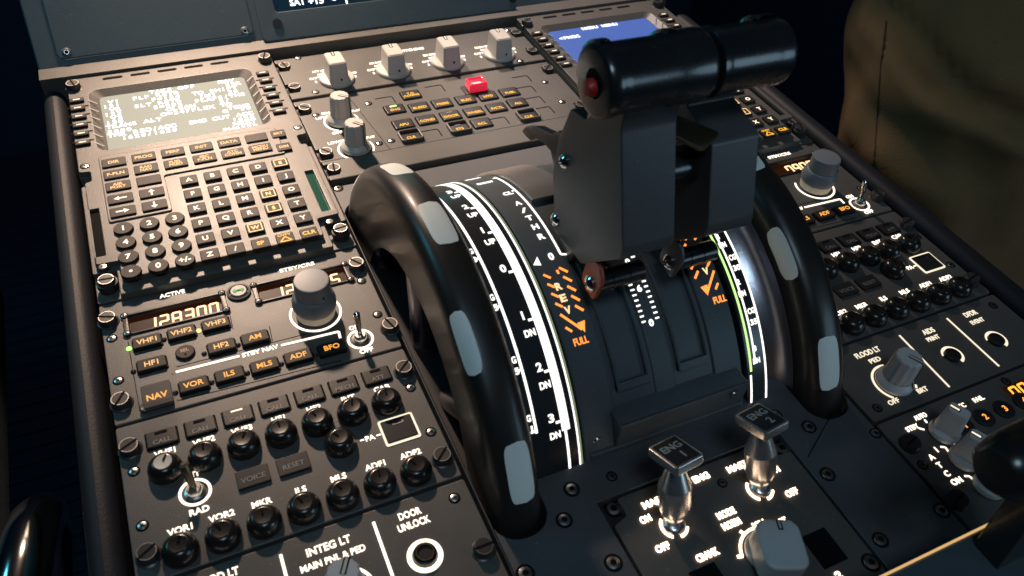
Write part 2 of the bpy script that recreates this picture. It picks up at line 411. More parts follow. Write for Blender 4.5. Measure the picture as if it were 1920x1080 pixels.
def dome_knob(par, u, v, r=0.0078, h=0.0076, name='volume_knob', cap=None):
    b = B()
    b.lathe([(r, 0.0003), (r, 0.002), (r * .985, h * .40), (r * .90, h * .68), (r * .74, h * .90), (r * .60, h * .985), (r * .52, h)], 40, T(u, v))
    b.lathe([(r * .52, h), (r * .50, h + .0002), (0, h - .0002)], 40, T(u, v), 1 if cap else 0)
    an = R_(random.uniform(50, 130)); b.bar(u + r * .06 * math.cos(an), v + r * .06 * math.sin(an), u + r * .5 * math.cos(an), v + r * .5 * math.sin(an), 0.0009, h + .0002, 2)
    return b.build(name, [ACPK, GREYK, INK], par)

# ================================================================ SETTING
OFF = 0.3606
b = B(); b.box(-3, 3, -3, 3, -0.80, -0.78)
for i in range(90): b.box(-2.0, 2.0, -1.2 + i * .03, -1.188 + i * .03, -0.7799, -0.776)
fl = b.build('floor', FLOORM); fl['kind'] = 'structure'
b = B(); b.box(1.55, 1.60, -2, 2.0, -0.776, 1.6); b.box(1.50, 1.548, -2, 2.0, -0.776, -0.35)
wl = b.build('wall', WALLM); wl['kind'] = 'structure'
b = B(); b.box(-2, 2.0, 1.3, 1.35, -0.776, 1.0)
wl = b.build('wall', WALLM); wl['kind'] = 'structure'

# ================================================================ PEDESTAL BODY
ped = thing('pedestal', (0.2533, -0.2, -0.775), 'long dark grey cockpit pedestal carrying the radio panels and throttle', 'pedestal')
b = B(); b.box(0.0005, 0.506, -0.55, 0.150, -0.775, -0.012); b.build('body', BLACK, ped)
# side rails: rounded tubes along both long sides
def rail(u0, u1, v0, v1, zt):
    q = B(); lp = rrect((u0 + u1) / 2, zt - 0.03, u1 - u0, 0.06, 0.0075, 6)
    n = len(lp); vs = []
    for vv in (v0, v0 + .002, v1 - .004, v1): 
        k = 0.9 if vv in (v0, v1) else 1
        vs += [((u0 + u1) / 2 + (p[0] - (u0 + u1) / 2) * k, vv, p[1] - (1 - k) * .01) for p in lp]
    fs = [(k * n + i, k * n + (i + 1) % n, (k + 1) * n + (i + 1) % n, (k + 1) * n + i) for k in range(3) for i in range(n)]
    fs += [tuple(range(n)), tuple(3 * n + i for i in range(n))]; q.raw(vs, fs)
    q.build('side_rail', RAILM, ped)
rail(-0.0185, -0.0035, -0.56, 0.152, 0.001); rail(0.5160, 0.533, -0.56, 0.13, 0.001)
# deck plate between the columns, with slots for the trim wheels and an opening for the engine panel
slotL = rrect(0.1618, -0.1700, 0.0272, 0.2570, 0.0125, 8); slotR = [(0.5066 - p[0], p[1]) for p in slotL]
outline = [(0.1475, -0.0225), (0.3591, -0.0225), (0.3591, -0.50), (0.1475, -0.50)]
eng_open = roundpoly([(0.1990, -0.2950), (0.3078, -0.2950), (0.3078, -0.47), (0.1990, -0.47)], 0.001)
drum_open = [(0.2045, -0.2690), (0.3021, -0.2690), (0.3021, -0.075), (0.2045, -0.075)]
b = B(); b.plate([outline, slotL, slotR, eng_open, drum_open], -0.010, -0.0002, 0.0005); b.build('deck_plate', DECK, ped)
b = B()
p0, p1 = at(1567, 762), at(1515, 857); b.bar(*p0, *p1, 0.0005, -0.0001, 0, 0.0001)
p0, p1 = at(985, 1010), at(1100, 1000)
b.build('plate_joint', INK, ped)
for (x, y, r, hx) in ((1072, 917, .0030, 1), (1058, 975, .0030, 1), (1150, 1055, .0032, 1), (1147, 893, .0021, 0), (1517, 800, .0030, 1), (1552, 889, .0030, 1),
                      (1642, 812, .0024, 1), (1651, 1012, .0030, 1), (1766, 957, .0030, 1), (1455, 778, .0026, 1), (985, 1075, .0032, 1), (634, 353, .0026, 1)):
    u, v = at(x, y); screw(ped, u, v, -0.0002, r, bool(hx), FAST if not hx else SCREW)

# ================================================================ MCDU
def mcdu(u0, pale, label, title):
    t = thing('keyboard_display_unit', (u0 + 0.073, 0.03, 0), label, 'keyboard unit', 'keyboard units on the pedestal')
    X = lambda u: u0 + u
    # lower tier with notches for the panel fasteners
    low = roundpoly([(0, 0.1495), (.1460, .1495), (.1460, .030), (.1400, .0295), (.1400, .0215), (.1460, .021), (.1460, -.0635), (.1320, -.0640), (.1320, -.0846), (.0125, -.0846), (.0125, -.0640), (0, -.0635), (0, .021), (.006, .0215), (.006, .0295), (0, .030)], .0016)
    scr = rrect(.0700, .0895, .1035, .0750, .003)
    b = B(); b.plate([[(X(p[0]), p[1]) for p in low], [(X(p[0]), p[1]) for p in scr]], -.006, .0072, .0007, seg=2)
    b.plate([rrect(X(.073), -.0385, .146, .0900, .001)], -.006, .0006, .0003)
    b.build('chassis', MCDUP, t)
    # upper tier: bezel with the screen opening and side slots
    up = roundpoly([(.0005, .1490), (.1455, .1490), (.1455, .0315), (.1385, .0310), (.1385, .0200), (.1425, .0195), (.1425, -.0600), (.1285, -.0605), (.1285, -.0765), (.0150, -.0765), (.0150, -.0605), (.0030, -.0600), (.0030, .0195), (.0072, .0200), (.0072, .0310), (.0005, .0315)], .0018)
    win = rrect(.0700, .0890, .1010, .0720, .004)
    rec = rrect(.0700, .0908, .1130, .0785, .007)
    ls = rrect(.0060, -.0310, .0054, .0450, .0006); rs = rrect(.1360, -.0330, .0054, .0440, .0006)
    b = B(); b.plate([[(X(p[0]), p[1]) for p in L] for L in (up, rec, ls, rs)], .0072, .0130, .0006, seg=2)
    n = len(rec); vs = [(X(p[0]), p[1], .0126) for p in rec] + [(X(p[0]), p[1], .0076) for p in win]
    b.raw(vs, [(i, (i + 1) % n, n + (i + 1) % n, n + i) for i in range(n)])
    b.build('bezel', MCDUP, t)
    for lp, m in ((ls, INK), (rs, GREENW if pale else INK)):
        q = B(); q.plate([[(X(p[0]), p[1]) for p in lp]], .0074, .0100, .0002); q.build('annunciator_window', m, t)
    # vents in the top bar
    b = B()
    for k in range(5): b.plate([rrect(X(.0310 + k * .0190), .1434, .0138, .0034, .0017)], .0130, .01312)
    b.build('vent', INK, t)
    # screen with its lines of characters
    b = B(); b.plate([rrect(X(.0700), .0890, .1012, .0728, .0012)], .0052, .0070, .0001)
    sc = b.build('screen', SCR_L if pale else SCR_R, t)
    b = B()
    def line(row, col, s, h=.0043, yo=0.0):
        for i, ch in enumerate(s):
            if ch != ' ': b.text(ch, X(.0222 + (col + i) * .00405), .1222 - row * .00535 + yo, h, None, .0070, 0, .036)
    if pale:
        for row, col, s in ((0, 8, 'TAKE OFF'), (0, 20, 'RWY'), (1, 1, 'V1'), (1, 5, 'FLP RETR'), (1, 21, '32R'), (2, 0, '131'), (2, 8, 'F=154'), (2, 15, 'TO SHIFT'),
                            (3, 1, 'VR'), (3, 5, 'SLT RETR'), (3, 16, '[M]  30'), (4, 0, '133'), (4, 8, 'S=202'), (4, 15, 'FLAPS/THS'), (5, 1, 'V2'), (5, 10, 'CLEAN'), (5, 19, '2/'),
                            (6, 0, '138'), (6, 9, 'O=247'), (6, 14, 'FLEX TO'), (7, 0, 'TRANS ALT'), (7, 20, 'TEMP'), (7.6, 19, 'C  30'), (8.2, 0, '5000'), (9, 0, 'THR RED/ACC'), (9, 13, 'ENG OUT ACC'),
                            (10, 2, '1620/1620'), (10, 20, '1620'), (11, 20, 'NEXT'), (12, 18, 'PHASE>')):
            line(row, col, s)
    else:
        for row, col, s in ((0, 8, title), (2, 1, '<FMGC')): line(row, col, s)
    b.build('lettering', SCRTXT, sc)
    # line-select keys and their white pointer ticks
    b = B()
    for k in range(6):
        vL = .1172 - k * .0109
        for sgn, uu in ((0, .0055), (1, .1340)):
            q = B(); q.plate([rrect(X(uu), vL, .0092, .0048, .0007, 3)], .0125, .0160, .0005)
            q.bar(X(uu - .0022), vL, X(uu + .0022), vL, .0010, .0160, 1)
            q.build('line_key', [KEY, WHITEK], t)
            if k: b.box(X(uu - .0068), X(uu + .0068), vL + .0030, vL + .0046, .0130, .01312, 1)
            d = 1 if sgn else -1
            uc = .1238 if sgn else .0152
            b.bar(X(uc - d * .0028), vL - .0065, X(uc + d * .0028), vL - .0002, .0006, .0128 if not sgn else .0128, 0, .0006)
    b.build('pointer_line', [DIMTXT if False else SILTXT, INK], t)
    # function keys on their raised island
    isl = roundpoly([(.0130, .0440), (.1265, .0440), (.1265, .0115), (.0490, .0115), (.0490, -.0258), (.0130, -.0258)], .0022)
    b = B(); b.plate([[(X(p[0]), p[1]) for p in isl]], .0126, .0146, .0007, seg=2); b.build('key_surround', MCDUP, t)
    cols = [.0218 + k * .01800 for k in range(6)]
    r1 = ['DIR', 'PROG', 'PERF', 'INIT', 'DATA', '']; r2 = [['F-PLN'], ['RAD', 'NAV'], ['FUEL', 'PRED'], ['SEC', 'F-PLN'], ['ATC', 'COMM'], ['MCDU', 'MENU']]
    K = dict(w=.0145, h=.0088, z0=.0140, z1=.0164)
    for k in range(6):
        rect_key(t, X(cols[k]), .0338, K['w'], K['h'], K['z0'], K['z1'], [r1[k]], KEY, AMBERW, .0030)
        rect_key(t, X(cols[k]), .0207, K['w'], K['h'], K['z0'], K['z1'], r2[k], KEY, AMBERW, .0030 if len(r2[k]) == 1 else .0026)
    rect_key(t, X(cols[0]), .0078, K['w'], K['h'], K['z0'], K['z1'], ['AIR', 'PORT'], KEY, AMBERW, .0026)
    rect_key(t, X(cols[1]), .0078, K['w'], K['h'], K['z0'], K['z1'], [''], KEY, AMBERW)
    for (uu, vv, dx, dy) in ((cols[0], -.0056, -1, 0), (cols[1], -.0056, 0, 1), (cols[0], -.0187, 1, 0), (cols[1], -.0187, 0, -1)):
        q = B(); q.plate([rrect(X(uu), vv, K['w'], K['h'], .0008, 3)], K['z0'], K['z1'], .0006, seg=2); arrow(q, X(uu), vv, dx, dy, .0075 if dx else .0058, K['z1'], 1)
        q.build('key', [KEY, WHITEK], t)
    rect_key(t, X(.1268), .0345, .0095, .0085, .0125, .0158, ['BRT'], KEY, AMBERW, .0026)
    rect_key(t, X(.1268), .0180, .0095, .0085, .0125, .0158, ['DIM'], KEY, AMBERW, .0026)
    # letters
    A = 'ABCDEFGHIJKLMNOPQRSTUVWXYZ/'
    for i in range(30):
        cu_, rv = .0628 + (i % 5) * .0144, .0006 - (i // 5) * .0149
        ch = A[i] if i < 27 else ['SP', '', 'CLR'][i - 27]
        if i == 28:
            q = B(); q.plate([rrect(X(cu_), rv, .0104, .0090, .0008, 3)], .0125, .0160, .0006, seg=2)
            q.text('OVFY', X(cu_), rv + .0026, .0020, .0078, .0160, 1, .02)
            P = [(X(cu_), rv + .0008), (X(cu_) - .0034, rv - .0032), (X(cu_) + .0034, rv - .0032)]
            for a in range(3): q.bar(*P[a], *P[(a + 1) % 3], .0008, .0160, 1)
            q.build('key', [KEY, YELLOW], t); continue
        bx = ch in 'ENSW' and len(ch) == 1
        rect_key(t, X(cu_), rv, .0104, .0090, .0125, .0160, [ch], KEY, BOXED if bx else (YELLOW if ch in ('SP', 'CLR') else WHITEK), .0038 if len(ch) == 1 and not bx else .0032, boxed=bx, bold=.03)
    # numbers on oval keys
    N = ['1', '2', '3', '4', '5', '6', '7', '8', '9', '.', '0', '+/-']
    for i, ch in enumerate(N):
        cu_, rv = .0203 + (i % 3) * .0144, -.0345 - (i // 3) * .0131
        q = B(); q.lathe([(.0056, .0125), (.0056, .0150), (.0052, .0160), (0, .0160)], 28, T(X(cu_), rv))
        if ch == '.': q.lathe([(.0010, .0162), (0, .0162)], 12, T(X(cu_), rv), 1)
        else: q.text(ch, X(cu_), rv, .0042, None, .0160, 1, .03)
        q.build('key', [KEY, WHITEK], t)
    for (uu, vv) in ((.0062, -.0630), (.1350, -.0660), (.0045, .0375), (.1300, .0520) if False else (.1415, .0400)): screw(t, X(uu), vv, .0131, .0022)
    for uu in (.0033, .1427): screw(t, X(uu), .0255, .0008, .0026, True)
    for (uu, vv) in ((.0048, .1360), (.1400, .1370)): dzus(t, X(uu), vv, .0130, r=.0046, tall=.0070)
    for (uu, vv) in ((.0068, -.0735), (.1395, -.0735)):
        dzus(t, X(uu), vv, .0088, r=.0046, tall=.004)
        q = B(); q.lathe([(.0052, .0004), (.0052, .0092), (.0046, .0092)], 24, T(X(uu), vv)); q.build('fastener_sleeve', FAST, t)
    for o in [x for x in COL.objects if x.parent == t or (x.parent and x.parent.parent == t)]:   # real depth of the unit: 8.5 mm proud
        for p in o.data.vertices:
            if p.co.z > 0: p.co.z *= .65
    return t
mcdu(0.0, True, 'keyboard unit on the near side with a pale screen full of white text', 'MCDU MENU')
mcdu(OFF, False, 'keyboard unit behind the throttle handle with a bright blue screen', 'MCDU MENU')

# ================================================================ SWITCHING PANEL
sp = thing('switching_panel', (.2533, .1145, 0), 'narrow grey panel with a row of four pale rotary selector knobs under the screen', 'switch panel')
def notch_panel(u0, u1, v0, v1, ns, nr=.0075):
    """outline with square notches for the fasteners down both sides"""
    Rr = []
    for v in ns: Rr += [(u1, v - nr), (u1 - .0085, v - nr), (u1 - .0085, v + nr), (u1, v + nr)]
    L = []
    for v in reversed(ns): L += [(u0, v + nr), (u0 + .0085, v + nr), (u0 + .0085, v - nr), (u0, v - nr)]
    return roundpoly([(u0, v0), (u1, v0)] + Rr + [(u1, v1), (u0, v1)] + L, .0012)
b = B(); b.plate([notch_panel(.1478, .3590, .0850, .1450, (.1005, .1330), .0062)], -.006, .0032, .0008, seg=2)
b.plate([rrect(.2534, .1150, .2112, .060, .001)], -.006, .0004, .0002); b.build('faceplate', PANEL, sp)
b = B()
b.text('SWITCHING', .2560, .1310, .0036, .024, .0033, 0, .03)
for k, (l1, l2) in enumerate((('ATT HDG', 'NORM'), ('AIR DATA', 'NORM'), ('EIS DMC', 'NORM'), ('ECAM / ND', 'NORM'))):
    u = .1868 + k * .0459
    b.text(l1, u - .0090, .1190, .0028, .0125, .0033, 0, .03)
    b.text(l2, u - .0085, .1140, .0026, .0075, .0033, 0, .03)
    b.text('CAPT', u - .0155, .1095, .0028, .0085, .0033, 0, .03)
    b.text('3', u - .0160, .1040, .0028, None, .0033, 0, .03); b.arc(u, .1033, .0125, .0008, 150, 185, .0033, 0)
    b.text('F/O', u + .0145, .1090, .0028, .0060, .0033, 0, .03); b.text('3', u + .0150, .1035, .0028, None, .0033, 0, .03)
b.build('lettering', WHITE, sp)
for k in range(4): bar_knob(sp, .1868 + k * .0459, .1033, .0195, 90 + (0, 0, 0, 0)[k]).location.z = .0022
for (u, v) in ((.1535, .1330), (.1535, .1005), (.3535, .1330), (.3535, .1005)): dzus(sp, u, v, .0006)
for (x, y) in ((559, 109), (592, 173), (976, 115)): screw(sp, *at(x, y, .003), .0032)
screw(sp, .3490, .1400, .0032)

# ================================================================ ECAM CONTROL PANEL
ec = thing('warning_control_panel', (.2533, .043, 0), 'grey panel with small amber lettered buttons and one red guarded lamp', 'control panel')
Z = .0022
b = B(); b.plate([notch_panel(.1478, .3590, .0032, .0828, (.0120, .0700), .0064)], -.006, Z, .0007, seg=2)
b.plate([rrect(.2534, .0430, .2112, .079, .001)], -.006, .0002, .0001); b.build('faceplate', PANEL, ec)
b = B(); b.bar(*at(652, 180, Z), *at(737, 287, Z), .0004, Z, 0, .0001); b.build('plate_joint', INK, ec)
blank = thing('blank_panel', (.2533, -.008, 0), 'plain grey blanking strip between warning buttons and trim wheel tops', 'blank panel')
b = B(); b.plate([notch_panel(.1478, .3590, -.0190, .0026, (-.0075,), .0062)], -.006, .0030, .0008, seg=2)
b.plate([rrect(.2534, -.008, .2112, .0215, .001)], -.006, .0002, .0001); b.build('faceplate', PANEL, blank)
for u in (.1535, .3535): dzus(blank, u, -.0075, .0002)
for (u, v) in ((.1535, .0700), (.1535, .0120), (.3535, .0700), (.3535, .0120)): dzus(ec, u, v, .0004)
for (x, y) in ((691, 194), (592, 216), (711, 269), (734, 264), (1022, 154), (1054, 191)): screw(ec, *at(x, y, Z), Z)
BT = [('T.O|CONFIG', 770, 181), ('ENG', 740, 208), ('BLEED', 786, 204), ('PRESS', 829, 197), ('ELEC', 873, 190), ('HYD', 914, 183), ('FUEL', 955, 176),
      ('APU', 756, 236), ('COND', 800, 228), ('DOOR', 845, 220), ('WHEEL', 889, 213), ('F/CTL', 931, 205), ('ALL', 970, 196),
      ('CLR', 770, 259), ('STS', 861, 243), ('RCL', 903, 234), ('CLR', 990, 220)]
g = B()
for (t, x, y) in BT:
    u, v = at(x, y - 4, Z + .0008)
    big = t in ('STS', 'CLR')
    f = rrect(u, v, .0158, .0130, .0018); 
    if big:
        q = B(); q.plate([rrect(u, v, .0168, .0138, .0024), rrect(u, v, .0136, .0106, .0012)], Z - .001, Z + .0028, .0006, seg=2); q.build('key_guard', PANEL, ec)
    else: g.plate([f, rrect(u, v, .0140, .0110, .0012)], Z, Z + .0003, 0)
    rect_key(ec, u, v, .0138, .0108, Z - .001, Z + (.0006 if big else .0011), t.split('|'), KEYG, YELLOW if t not in ('ENG',) else AMBER, .0028 if '|' not in t else .0024, dy=-.0014 if '|' not in t else -.0004, name='button', bold=.018)
    if t == 'ENG':
        q = B(); q.bar(u - .0028, v + .0030, u + .0024, v + .0032, .0016, Z + .0012, 0); q.build('lamp', GREENL, ec)
    if t in ('DOOR', 'STS'):
        q = B(); q.bar(u - .0024, v + .0034, u + .0024, v + .0034, .0012, Z + .0007 + (.0005 if t == 'DOOR' else 0), 0); q.build('lamp', DIMTXT, ec)
for (x, y) in ((722, 190), (815, 168), (978, 150), (986, 170), (1002, 190), (1020, 209), (935, 229), (808, 252)):   # empty button recesses
    u, v = at(x, y, Z); q = rrect(u, v, .0145, .0105, .0018)
    n = len(q)
    g.arc(u + .0054, v + .0036, .0016, .0007, 0, 90, Z, 0, .0002, 6); g.bar(u - .0062, v + .0052, u + .0054, v + .0052, .0007, Z, 0); g.bar(u + .0070, v - .0045, u + .0070, v + .0036, .0007, Z, 0)
g.build('button_recess', INK, ec)
# red guarded lamp
u, v = at(893, 160, Z + .003)
b = B(); b.plate([rrect(u, v, .0150, .0118, .0016), rrect(u, v, .0098, .0070, .001)], Z, Z + .0075, .0014, 0, seg=3)
gd = b.build('guard', REDG, ec)
b = B(); b.plate([rrect(u, v, .0096, .0068, .0008)], Z, Z + .0042, .0004); b.build('lamp', PINKL, gd)
b = B(); b.plate([rrect(u - .0012, v - .0002, .0205, .0128, .002)], Z, Z + .0006); b.build('guard_base', KEYG, gd)
b = B()
for (uu, vv, s1, an) in ((.1746, .0479, 'UPPER', -30), (.1746, .0117, 'LOWER', -62)):
    b.text('ECAM' if s1 == 'UPPER' else '', uu - .0065, vv + .0135, .0028, .0090, Z, 0, .03) if s1 == 'UPPER' else None
    b.text(s1, uu - .0105, vv + (.0085 if s1 == 'UPPER' else .0118), .0030, .0125, Z, 0, .03); b.text('DISPLAY', uu + .0120, vv + .0105, .0026, .0100, Z, 0, .03)
    b.arc(uu, vv, .0122, .0013, 130, 245, Z, 0); b.arc(uu, vv, .0122, .0012, -30, 30, Z, 0)
    b.text('OFF', uu - .0070, vv - .0132, .0030, .0075, Z, 0, .03)
    if s1 == 'LOWER': b.text('BRT', uu + .0125, vv - .0118, .0030, .0080, Z, 0, .03)
b.build('lettering', WHITE, ec)
k1 = fluted_knob(ec, .1746, .0479, .0215, -38); k1.location.z = Z
k2 = fluted_knob(ec, .1746, .0117, .0215, -48); k2.location.z = Z

# ================================================================ RADIO MANAGEMENT PANELS
def radio(u0, full, label, act, stby):
    t = thing('radio_panel', (u0 + .073, -.128, 0), label, 'radio panel', 'radio panels on the pedestal')
    X = lambda u: u0 + u
    P = lambda x, y, z=0.0: (lambda q: (q[0] + u0, q[1]))(at(x, y, z))
    v0, v1 = -.1707, -.0850
    w1 = (.0135, .0620, -.1115, -.0985); w2 = (.0825, .1330, -.1113, -.0983)
    rr = lambda w_: rrect(X((w_[0] + w_[1]) / 2), (w_[2] + w_[3]) / 2, w_[1] - w_[0], w_[3] - w_[2], .0010)
    b = B(); b.plate([[(X(p[0]), p[1]) for p in roundpoly([(0, v0), (.1455, v0), (.1455, v1), (0, v1)], .0015)], rr(w1), rr(w2)], -.0075, 0, .0006, seg=2)
    b.build('faceplate', PANEL, t)
    for w_, s in ((w1, act), (w2, stby)):
        q = B(); q.plate([rrect(X((w_[0] + w_[1]) / 2), (w_[2] + w_[3]) / 2, w_[1] - w_[0] + .0056, w_[3] - w_[2] + .0030, .0016), rr(w_)], -.0006, .0010, .0004, seg=2)
        fr = q.build('display_frame', KEYG, t)
        q = B(); q.box(X(w_[0]), X(w_[1]), w_[2], w_[3], -.0072, -.0019); wd = q.build('display', WINDOW, fr)
        q = B(); digits(q, s, X(w_[0] + .0085), w_[2] + .0006, .0088, .0066, -.0018, 0, .0012); q.build('digit', DIGIT, wd)
        for uu in (w_[0] - .0014, w_[1] + .0014):
            for vv in (w_[2] - .0004, w_[3] + .0004): screw(t, X(uu), vv, .0011, .0016)
    b = B()
    b.text('ACTIVE', *P(323, 551), .0030, .0135, .0001, 0, .02); b.text('STBY/CRS', *P(557, 501), .0030, .0205, .0001, 0, .02)
    b.text('STBY NAV', *P(488, 658), .0029, .0190, .0001, 0, .03)
    b.bar(*P(330, 698), *P(449, 668), .0013, .0001, 0); b.bar(*P(527, 648), *P(635, 622), .0013, .0001, 0); b.bar(*P(635, 622), *P(638, 634), .0013, .0001, 0)
    b.arc(X(.1085), -.1304, .0138, .0013, -215, 35, .0001, 0)
    b.text('OFF', *P(687, 657), .0030, .0075, .0001, 0, .03); b.text('ON', *P(664, 614), .0030, .0058, .0001, 0, .03)
    b.build('lettering', WHITE, t)
    # boundary groove round the key groups
    b = B()
    for a, c in (((240, 640), (262, 770)), ((331, 688), (630, 612)), ((322, 700), (325, 703)), ((331, 752), (640, 676)), ((430, 586), (437, 617)), ((505, 612), (511, 640))): b.bar(*P(*a), *P(*c), .0004, .0000, 0, .0001)
    b.build('groove', INK, t)
    for (s, x, y) in (('VHF1', 275, 639), ('VHF2', 340, 622), ('VHF3', 404, 606), ('HF1', 284, 681), ('HF2', 415, 648), ('AM', 478, 632), ('VOR', 363, 720), ('ILS', 430, 701), ('MLS', 496, 684), ('ADF', 559, 667), ('BFO', 622, 651)):
        uu, vv = P(x, y, .002)
        q = B(); q.plate([rrect(uu, vv, .0152, .0092, .0010), rrect(uu, vv, .0140, .0080, .0006)], 0, .0006, .0002); fr = None
        q.plate([rrect(uu, vv, .0138, .0078, .0008)], -.001, .0024, .0005, 1, seg=2); q.text(s, uu, vv, .0034, None, .0024, 2, .014)
        q.lathe([(.0014, 0), (.0013, .0006), (.0007, .0011), (0, .0012)], 12, T(uu - .0092, vv - .0008), 3)
        q.build('button', [INK, KEY, AMBERW if s[0] in 'VH' and s != 'VOR' else AMBER, GREENL if s == 'VHF1' and full else (AMBL if s == 'VHF3' and full else KEYG)], t)
    uu, vv = P(347, 660, .001); q = B(); q.lathe([(.0050, 0), (.0050, .0010), (.0044, .0016), (0, .0016)], 28, T(uu, vv)); q.text('SEL', uu, vv + .0010, .0022, None, .0016, 1, .012); q.lathe([(.0006, .0018), (0, .0018)], 10, T(uu, vv - .0022), 2)
    q.build('button', [KEY, em('dim_peach_lettering', (1, .55, .35), .42) if 'dim_peach_lettering' not in MATS else MATS['dim_peach_lettering'], INK], t)
    uu, vv = X(.0724), -.1001
    q = B(); q.lathe([(.0066, 0), (.0066, .0012), (.0054, .0014), (.0052, .0006)], 32, T(uu, vv), 0); q.lathe([(.0048, .0004), (.0047, .0016), (.0042, .0020), (0, .0020)], 32, T(uu, vv), 1)
    arrow(q, uu - .0012, vv, -1, 0, .0040, .0021, 2); arrow(q, uu + .0012, vv, 1, 0, .0040, .0021, 2); q.build('transfer_button', [KEYG, GREYD, GREENB], t)
    # guarded NAV key
    uu, vv = P(293, 736, .004)
    q = B(); q.plate([rrect(uu, vv, .0140, .0150, .0008)], -.001, .0030, .0004, seg=2); q.text('NAV', uu, vv - .0012, .0038, .0098, .0030, 1, .02); kk = q.build('button', [KEY, ORANGE if False else AMBER], t)
    q = B(); q.box(uu - .0084, uu - .0078, vv - .0085, vv + .0085, .0002, .0085); q.box(uu + .0078, uu + .0084, vv - .0085, vv + .0085, .0002, .0085); q.box(uu - .0077, uu + .0077, vv - .0085, vv + .0060, .0080, .0085)
    q.box(uu - .0077, uu + .0077, vv - .0090, vv - .0086, .0030, .0085); q.cyl((uu - .0088, vv + .0080, .0066), (uu + .0088, vv + .0080, .0066), .0011, 10)
    q.build('key_guard', GLASS, t)
    q = B(); q.lathe([(.0022, 0), (.0022, .002), (.0016, .0024), (0, .0022)], 16, T(*P(272, 769))); q.build('stop_peg', FAST, t)
    # twin tuning knob
    q = B(); q.lathe([(.0108, .0006), (.0112, .0046), (.0115, .0060)], 48, T(X(.1085), -.1304), 1)
    q.lathe([(.0115, .0060), (.0121, .0080), (.0120, .0115), (.0110, .0148), (.0098, .0158), (.0094, .0158)], 48, T(X(.1085), -.1304), 0)
    kn = q.build('tuning_knob', [GREYD, CREAM], t)
    q = B(); q.lathe([(.0098, .0156), (.0098, .0245), (.0094, .0257), (.0087, .0260), (0, .0260)], 48, T(X(.1085), -.1304)); q.lathe([(.0007, .0002), (0, .0002)], 8, T(X(.1085) + .0035, -.1304 - .0101, .020) @ Matrix.Rotation(R_(75), 4, 'X'), 1)
    q.build('inner_knob', [GREYD, INK], kn)
    uu, vv = P(676, 636); toggle(t, uu, vv, (-.0004, .0035), h=.0185)
    for (x, y) in ((200, 595), (225, 748), (668, 492), (731, 607)): dzus(t, *P(x, y, .004), 0)
    for (x, y) in ((210, 635), (222, 714), (678, 527), (708, 590)): screw(t, *P(x, y))
    return t
radio(0.0, True, 'radio panel on the near side showing 12A300 in orange beside lit buttons', '128300', '128 05')
radio(OFF, False, 'radio panel beyond the far trim wheel with a dim orange 7900 window', '118300', '  7900')

